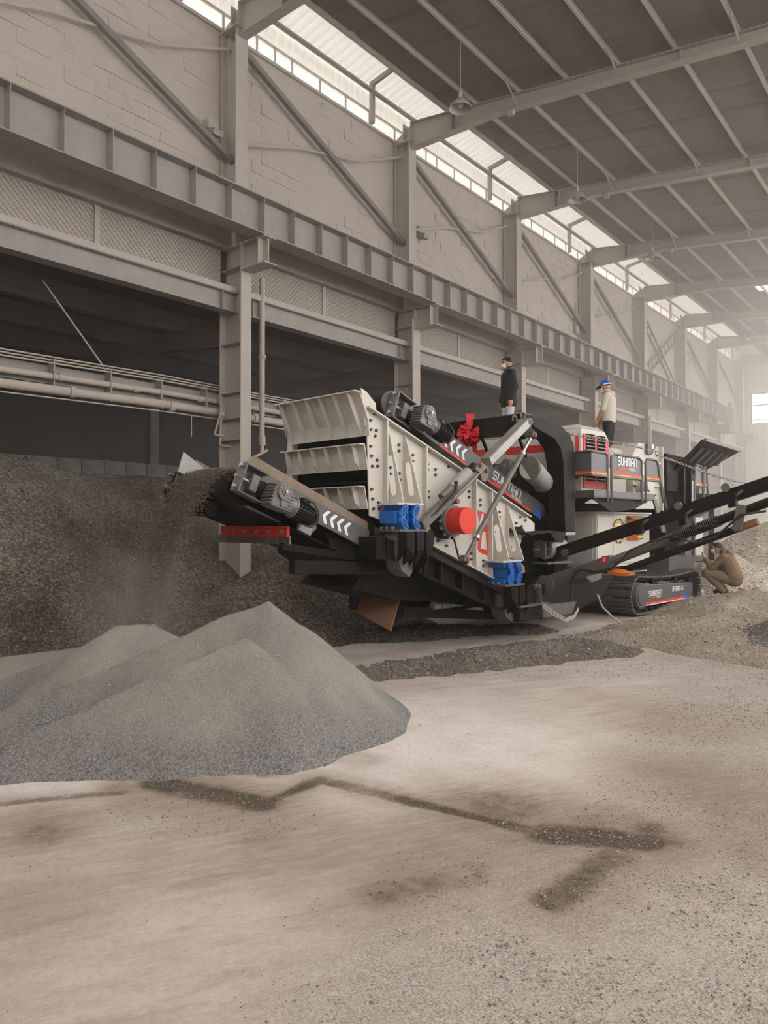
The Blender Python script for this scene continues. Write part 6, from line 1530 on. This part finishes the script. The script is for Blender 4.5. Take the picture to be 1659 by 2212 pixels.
wbx = empty('wood_block', mw((-.12, .03, .742)), math.radians(85), 'small squared wood block lying on the crawler track', 'block')
MB().box(-.18, .18, -.0, .12, 0, .085).build('block_body', 'wood', wbx, bevel=.006)
c = [Vector((-6.38, 7.377, 0.837)), Vector((-5.802, 7.399, 0.7)), Vector((-5.71, 7.086, 0.317)), Vector((-6.3, 7.12, 0.498))]
nn = (c[1] - c[0]).cross(c[3] - c[0]).normalized()
o = MB().prism(c, nn*.03).build('rusty_plate', 'rust_plate'); tag(o, 'rusty orange-brown plate leaning under the conveyor', 'plate')

# ------------------------------------------------------------------ people
def person(name, loc, rz, caps, label, voxel=.009):
    """caps: (p, q, rp, rq, material) in body space; fused to one skin"""
    mb = MB()
    for p, q, r1, r2, m_ in caps:
        p, q = Vector(p), Vector(q)
        mb.sphere(p, r1, n=12, m=8)
        if (q - p).length > 1e-4:
            mb.sphere(q, r2, n=12, m=8); mb.cyl(p, q, r1, r2, n=12)
    me = mb.mesh(name, None)
    o = bpy.data.objects.new(name, me); COL.objects.link(o)
    rm_ = o.modifiers.new('fuse', 'REMESH'); rm_.mode = 'VOXEL'; rm_.voxel_size = voxel
    s_ = o.modifiers.new('soft', 'SMOOTH'); s_.iterations = 5; s_.factor = .5
    dg = bpy.context.evaluated_depsgraph_get(); ev = o.evaluated_get(dg)
    m2 = bpy.data.meshes.new_from_object(ev); o.modifiers.clear(); o.data = m2
    names = []
    for c in caps:
        if c[4] not in names: names.append(c[4])
    m2.materials.clear()
    for nme in names: m2.materials.append(MATS[nme])
    nf = len(m2.polygons); cen = np.zeros(nf*3); m2.polygons.foreach_get('center', cen); cen = cen.reshape(-1, 3)
    best = np.full(nf, 1e9); idx = np.zeros(nf, np.int32)
    for p, q, r1, r2, m_ in caps:
        p, q = np.array(p, float), np.array(q, float); d = q - p; L2 = (d*d).sum() + 1e-9
        t = np.clip(((cen - p)@d)/L2, 0, 1); dist = np.linalg.norm(cen - (p + t[:, None]*d), axis=1) - (r1 + (r2 - r1)*t)
        k = dist < best; best[k] = dist[k]; idx[k] = names.index(m_)
    m2.polygons.foreach_set('material_index', idx); m2.shade_smooth()
    o.location = loc; o.rotation_euler = (0, 0, rz)
    tag(o, label, 'person')
    return o
def hand(w, d, side, curl, m_='skin', s=1.0):
    """w wrist, d pointing direction of the fingers, side direction of the thumb, curl direction the fingers bend to"""
    w, d, side, curl = Vector(w), Vector(d).normalized(), Vector(side).normalized(), Vector(curl).normalized()
    out = [(w, w + d*.05*s, .026*s, .030*s, m_), (w + d*.05*s - side*.016*s, w + d*.085*s - side*.018*s, .024*s, .020*s, m_), (w + d*.05*s + side*.016*s, w + d*.085*s + side*.018*s, .024*s, .020*s, m_)]
    for k, L_ in enumerate((.060, .074, .080, .070)):
        o_ = side*(-.030 + .020*k)*s; b0 = w + d*.088*s + o_; b1 = b0 + (d*.8 + curl*.4)*L_*.55*s; b2 = b1 + (d*.35 + curl*.9)*L_*.5*s
        out += [(b0, b1, .0105*s, .0095*s, m_), (b1, b2, .0095*s, .008*s, m_)]
    t0 = w + d*.03*s + side*.03*s; t1 = t0 + (side*.7 + d*.7 + curl*.2)*.04*s; t2 = t1 + (d*.9 + curl*.5)*.03*s
    return out + [(t0, t1, .013*s, .011*s, m_), (t1, t2, .011*s, .009*s, m_)]
def head_caps(c, f, s=1.0, m_='skin'):
    """c skull centre, f facing direction"""
    c, f = Vector(c), Vector(f).normalized(); up = Vector((0, 0, 1)); r = f.cross(up).normalized(); u = r.cross(f)
    out = [(c + u*.02, c - f*.02 + u*.02, .088*s, .09*s, m_), (c + f*.035 - u*.03, c + f*.05 - u*.075, .066*s, .046*s, m_), (c + f*.085 - u*.01, c + f*.105 - u*.035, .010*s, .016*s, m_)]
    for k in (-1, 1): out.append((c + r*k*.086 - u*.012, c + r*k*.090 - u*.04, .018*s, .013*s, m_))
    return out, r, u
def face(o, c, f, mask=True):
    c, f = Vector(c), Vector(f).normalized(); up = Vector((0, 0, 1)); r = f.cross(up).normalized(); u = r.cross(f)
    for k in (-1, 1):
        MB().sphere(c + f*.086 + r*k*.032 + u*.008, .010, n=8, m=6).build('eye', 'hair', o, smooth=True)
        MB().beam(c + f*.093 + r*k*.018 + u*.030, c + f*.084 + r*k*.050 + u*.030, .006, .008).build('eyebrow', 'hair', o)
    if mask:
        mk = MB(); R = []
        for j, (dz, k) in enumerate(((-.008, .92), (-.04, 1.06), (-.075, 1.02), (-.115, .70))):
            R.append([c + u*dz + (f*math.cos(t)*(.108 if dz > -.1 else .10) + r*math.sin(t)*.082)*k + f*.012 for t in np.linspace(-1.15, 1.15, 11)])
        vs_ = [p for q in R for p in q]; fs_ = [(a*11 + b, a*11 + b + 1, a*11 + b + 12, a*11 + b + 11) for a in range(3) for b in range(10)]
        mk.add(vs_, fs_); q = mk.build('face_mask', 'mask_white', o, smooth=True); s_ = q.modifiers.new('thick', 'SOLIDIFY'); s_.thickness = .006
        for k in (-1, 1): MB().tube([c + r*k*.075 + f*.05 - u*.02, c + r*k*.095 - f*.01 - u*.0], .003, 5).build('mask_strap', 'mask_white', o)
def hair(o, c, f, m_='hair', low=-.02):
    c, f = Vector(c), Vector(f).normalized(); up = Vector((0, 0, 1)); r = f.cross(up).normalized(); u = r.cross(f)
    mb = MB(); R = []
    for j in range(7):
        ph = j/6*1.72
        R.append([c - f*.012 + u*(.012 + .108*math.cos(ph)) + (f*math.cos(t)*(.104 if math.cos(t) < 0 else .096) + r*math.sin(t)*.097)*max(.02, math.sin(ph)) + u*(.075*max(0, math.cos(t))*(0, 0, 0, .25, .6, .9, 1.1)[j]) for t in np.linspace(0, 2*math.pi, 17)[:-1]])
    mb.rings(R, True); mb.build('hair', m_, o, smooth=True)

# man in the black jacket, on the roof deck
f = V(-.55, -.83, 0); r = V(.83, -.55, 0)     # facing left, towards the viewer's side (body space = world axes)
up = V(0, 0, 1)
def man_black():
    hip = V(0, 0, .90); ch_ = V(0, 0, 1.30); nk = V(0, 0, 1.46); hc = nk + V(0, 0, .135) + f*.03
    caps, _, _ = head_caps(hc, f*.9 - up*.12 + r*(-.25))
    J, T = 'jacket_black', 'trousers_light'
    caps += [(nk - up*.06, nk + up*.04 + f*.015, .075, .058, J), (nk + up*.03 + f*.01, hc - up*.05, .048, .05, 'skin')]
    for k in (-1, 1):
        sh = V(0, 0, 1.385) + r*k*.165; el = V(0, 0, 1.10) + r*k*.235 - f*.03; wr = V(0, 0, .87) + r*k*.225 + f*.05
        caps += [(ch_ + r*k*.07 + up*.02, hip + r*k*.075 + up*.02, .118, .120, J), (hip + r*k*.075 + up*.04, hip + r*k*.08 - up*.09, .122, .125, J), (ch_ + up*.08 + r*k*.06, sh, .085, .072, J), (sh, el, .066, .054, J), (el, wr, .056, .046, J)]
        caps += hand(wr - up*.01, V(0, 0, -1) + f*.15, f, -r*k)
        kn = V(0, 0, .48) + r*k*.095 + f*.03; an = V(0, 0, .09) + r*k*.10
        caps += [(hip + r*k*.08 - up*.06, kn, .098, .068, T), (kn, an, .066, .052, T), (an + up*.0 - f*.03, an - up*.045 + f*.13, .045, .035, 'shoe'), (an - up*.045 - f*.05, an - up*.045 + f*.02, .04, .04, 'shoe')]
    o = person('person', mw((-.98, 1.95, hz + .012)), 0, caps, 'man in black jacket and pale trousers standing on the machine, wearing a white mask')
    ff = f*.9 - up*.12 + r*(-.25); face(o, hc, ff); hair(o, hc, ff)
    o.scale = (.95, .95, .935)
man_black()
f = V(-.93, -.10, 0).normalized(); r = f.cross(up)
def man_cap():
    hip = V(0, 0, .90); ch_ = V(0, 0, 1.30) - f*.01; nk = V(0, 0, 1.45) + f*.02; hc = nk + V(0, 0, .135) + f*.05; ff = f - up*.25
    caps, _, _ = head_caps(hc, ff)
    J, T = 'sweater_cream', 'trousers_black'
    caps += [(nk - up*.06, nk + up*.02 - f*.02, .07, .06, J), (nk, hc - up*.05, .048, .05, 'skin')]
    for k in (-1, 1):
        sh = V(0, 0, 1.38) + r*k*.16; el = V(0, 0, 1.12) + r*k*.20 + f*.06; wr = V(0, 0, .93) + r*k*.10 + f*.20
        caps += [(ch_ + r*k*.07 + up*.02, hip + r*k*.07 + up*.06, .115, .112, J), (hip + r*k*.07 + up*.08, hip + r*k*.075 + up*.02, .115, .116, J), (ch_ + up*.08 + r*k*.06, sh, .085, .068, J), (sh, el, .064, .052, J), (el, wr, .048, .036, 'skin')]
        caps += hand(wr, -up + f*.3, f, -r*k)
        kn = V(0, 0, .47) + r*k*.09 + f*.02; an = V(0, 0, .09) + r*k*.095
        caps += [(hip + r*k*.08 + up*.0, kn, .108, .07, T), (kn, an, .07, .052, T), (an - f*.03, an - up*.045 + f*.13, .045, .035, 'shoe'), (an - up*.045 - f*.05, an - up*.045 + f*.02, .04, .04, 'shoe')]
    o = person('person', mw((1.36, 1.18, 2.78)), 0, caps, 'man in cream sweater and black trousers with a blue cap, seen from behind')
    face(o, hc, ff); hair(o, hc, ff)
    u = r.cross(ff.normalized()); u = u if u.z > 0 else -u
    fn = ff.normalized(); mb = MB(); R = []
    for j in range(6):
        ph = j/5*1.5; R.append([hc - fn*.01 + u*(.025 + .115*math.cos(ph)) + (fn*math.cos(t)*.118 + r*math.sin(t)*.108)*max(.02, math.sin(ph)) for t in np.linspace(0, 2*math.pi, 19)[:-1]])
    mb.rings(R, True); cp_ = mb.build('cap', 'helmet_blue', o, smooth=True)
    b = hc + fn*.10 + u*.035; MB().prism([b - r*.085 - fn*.02, b - r*.06 + fn*.075 - u*.02, b + fn*.095 - u*.025, b + r*.06 + fn*.075 - u*.02, b + r*.085 - fn*.02], u*.012).build('cap_peak', 'jacket_black', o)
    mb = MB(); mb.tube([hc + u*.03 + (fn*math.cos(t)*.121 + r*math.sin(t)*.111) for t in np.linspace(1.6, 4.7, 12)], .012, 6); mb.build('cap_band', 'mask_white', o, smooth=True)
    mb = MB(); mb.sphere(nk - f*.09 - up*.03, .05, .09, .07); mb.build('hood', 'sweater_cream', o, smooth=True)
man_cap()
def man_crouch():
    f = V(-.90, -.15, 0).normalized(); r = f.cross(up)
    if r.y > 0: pass
    hip = V(0, 0, .30) - f*.10; ch_ = V(0, 0, .66) + f*.02; nk = V(0, 0, .83) + f*.12; hc = nk + V(0, 0, .10) + f*.09; ff = f - up*.12
    caps, _, _ = head_caps(hc, ff)
    J, T = 'jacket_brown', 'trousers_khaki'
    caps += [(nk - up*.03 - f*.05, nk + up*.05 - f*.03, .095, .085, J), (nk, hc - up*.05, .05, .05, 'skin')]
    for k in (-1, 1):
        sh = V(0, 0, .75) + f*.08 + r*k*.17; el = V(0, 0, .52) + f*.30 + r*k*.16; wr = V(0, 0, .70) + f*.43 + r*k*.05
        caps += [(ch_ + r*k*.07 + up*.02, hip + r*k*.075 + up*.06, .15, .175, J), (hip + r*k*.07 - f*.02, hip + r*k*.07 + up*.0 - f*.02, .15, .15, T), (ch_ + up*.08 + r*k*.05 + f*.04, sh, .10, .08, J), (sh, el, .078, .064, J), (el, wr, .062, .045, J)]
        caps += hand(wr, up*.8 + f*.35, -r*k, -r*k + f*.3)
        kn = V(0, 0, .42) + f*.40 + r*k*.13; an = V(0, 0, .08) + f*.10 + r*k*.12
        caps += [(hip + r*k*.09, kn, .145, .095, T), (hip + f*.12 + up*.10, ch_ + f*.08 - up*.08, .12, .12, J), (kn, an, .09, .068, T), (an - f*.02, an - up*.04 + f*.15, .05, .035, 'shoe'), (an - up*.04 - f*.05, an - up*.04 + f*.02, .042, .042, 'shoe')]
    gx_, gy_ = -4.02, 15.95
    gz_ = float(f_mound(np.array([[gx_]]), np.array([[gy_]]))[0, 0])
    o = person('person', (gx_, gy_, gz_ - .005), 0, caps, 'man in brown hooded jacket crouching on the gravel, holding up a phone', voxel=.009)
    face(o, hc, ff); hair(o, hc, ff)
    mb = MB(); mb.sphere(nk - f*.13 - up*.0, .09, .12, .075); mb.build('hood', 'jacket_brown', o, smooth=True)
    ph = V(gx_, gy_, gz_) + V(0, 0, .80) + f*.49
    p = empty('phone', ph, 0, 'dark phone held up by the crouching man', 'phone')
    MB().obox((0, 0, 0), f*.005, r*.075, up*.037).build('phone_body', 'window_dark', p, bevel=.004); MB().obox(f*-.0055, f*.0006, r*.070, up*.033).build('screen', 'window_dark', p)
man_crouch()

# dust kicked up where the stone lands
def dust_cloud(c, rx, ry, rz, dens, label):
    o = MB().sphere((0, 0, 0), rx, ry, rz, n=20, m=12).build('dust_cloud', None); o.location = c
    m = bpy.data.materials.new('dust_cloud'); m.use_nodes = True
    N, L = m.node_tree.nodes, m.node_tree.links; N.remove(N['Principled BSDF'])
    v = N.new('ShaderNodeVolumeScatter'); v.inputs['Color'].default_value = (.80, .72, .64, 1)
    tc = N.new('ShaderNodeTexCoord'); ln = N.new('ShaderNodeVectorMath'); ln.operation = 'LENGTH'
    mp_ = N.new('ShaderNodeMapping'); mp_.inputs['Scale'].default_value = (1/rx, 1/ry, 1/rz); L.new(tc.outputs['Object'], mp_.inputs[0]); L.new(mp_.outputs[0], ln.inputs[0])
    mr_ = N.new('ShaderNodeMapRange'); mr_.inputs[1].default_value = 1.0; mr_.inputs[2].default_value = .2; mr_.inputs[3].default_value = 0; mr_.inputs[4].default_value = dens
    L.new(ln.outputs['Value'], mr_.inputs[0]); L.new(mr_.outputs[0], v.inputs['Density']); L.new(v.outputs[0], N['Material Output'].inputs['Volume'])
    o.data.materials.append(m); stuff(o, label, 'dust')
dust_cloud((-6.1, 3.75, .80), .7, .7, .75, .26, 'puff of dust rising where the falling stone lands')

# ------------------------------------------------------------------ dust haze hanging in the hall
def haze(y0, y1, dens, label, x0=-11.9, x1=9.0):
    o = MB().box(x0, x1, y0, y1, -.02, 14.5).build('dust_haze', None)
    m = bpy.data.materials.new('dust_haze'); m.use_nodes = True
    N, L = m.node_tree.nodes, m.node_tree.links
    N.remove(N['Principled BSDF'])
    v = N.new('ShaderNodeVolumeScatter'); v.inputs['Color'].default_value = (.97, .945, .92, 1); v.inputs['Density'].default_value = dens; v.inputs['Anisotropy'].default_value = .2
    L.new(v.outputs[0], N['Material Output'].inputs['Volume'])
    o.data.materials.append(m)
    stuff(o, label, 'haze')
# neighbouring bodies of haze keep a hair's breadth apart
haze(-2.5, 13.98, .0014, 'thin dust haze in the near part of the hall')
haze(14.02, 27.98, .011, 'pale dust haze in the middle of the hall', -11.86)
haze(28.02, YEND - .1, .032, 'thick bright dust haze at the far end of the hall', -11.86)
haze(-2.5, 9.98, .010, 'dust haze in the near side bay', -25.8, -11.92)
haze(10.02, 27.98, .022, 'dust haze in the middle of the side bay', -25.8, -11.92)
haze(28.02, YEND - .1, .045, 'dust haze at the far end of the side bay', -25.8, -11.92)
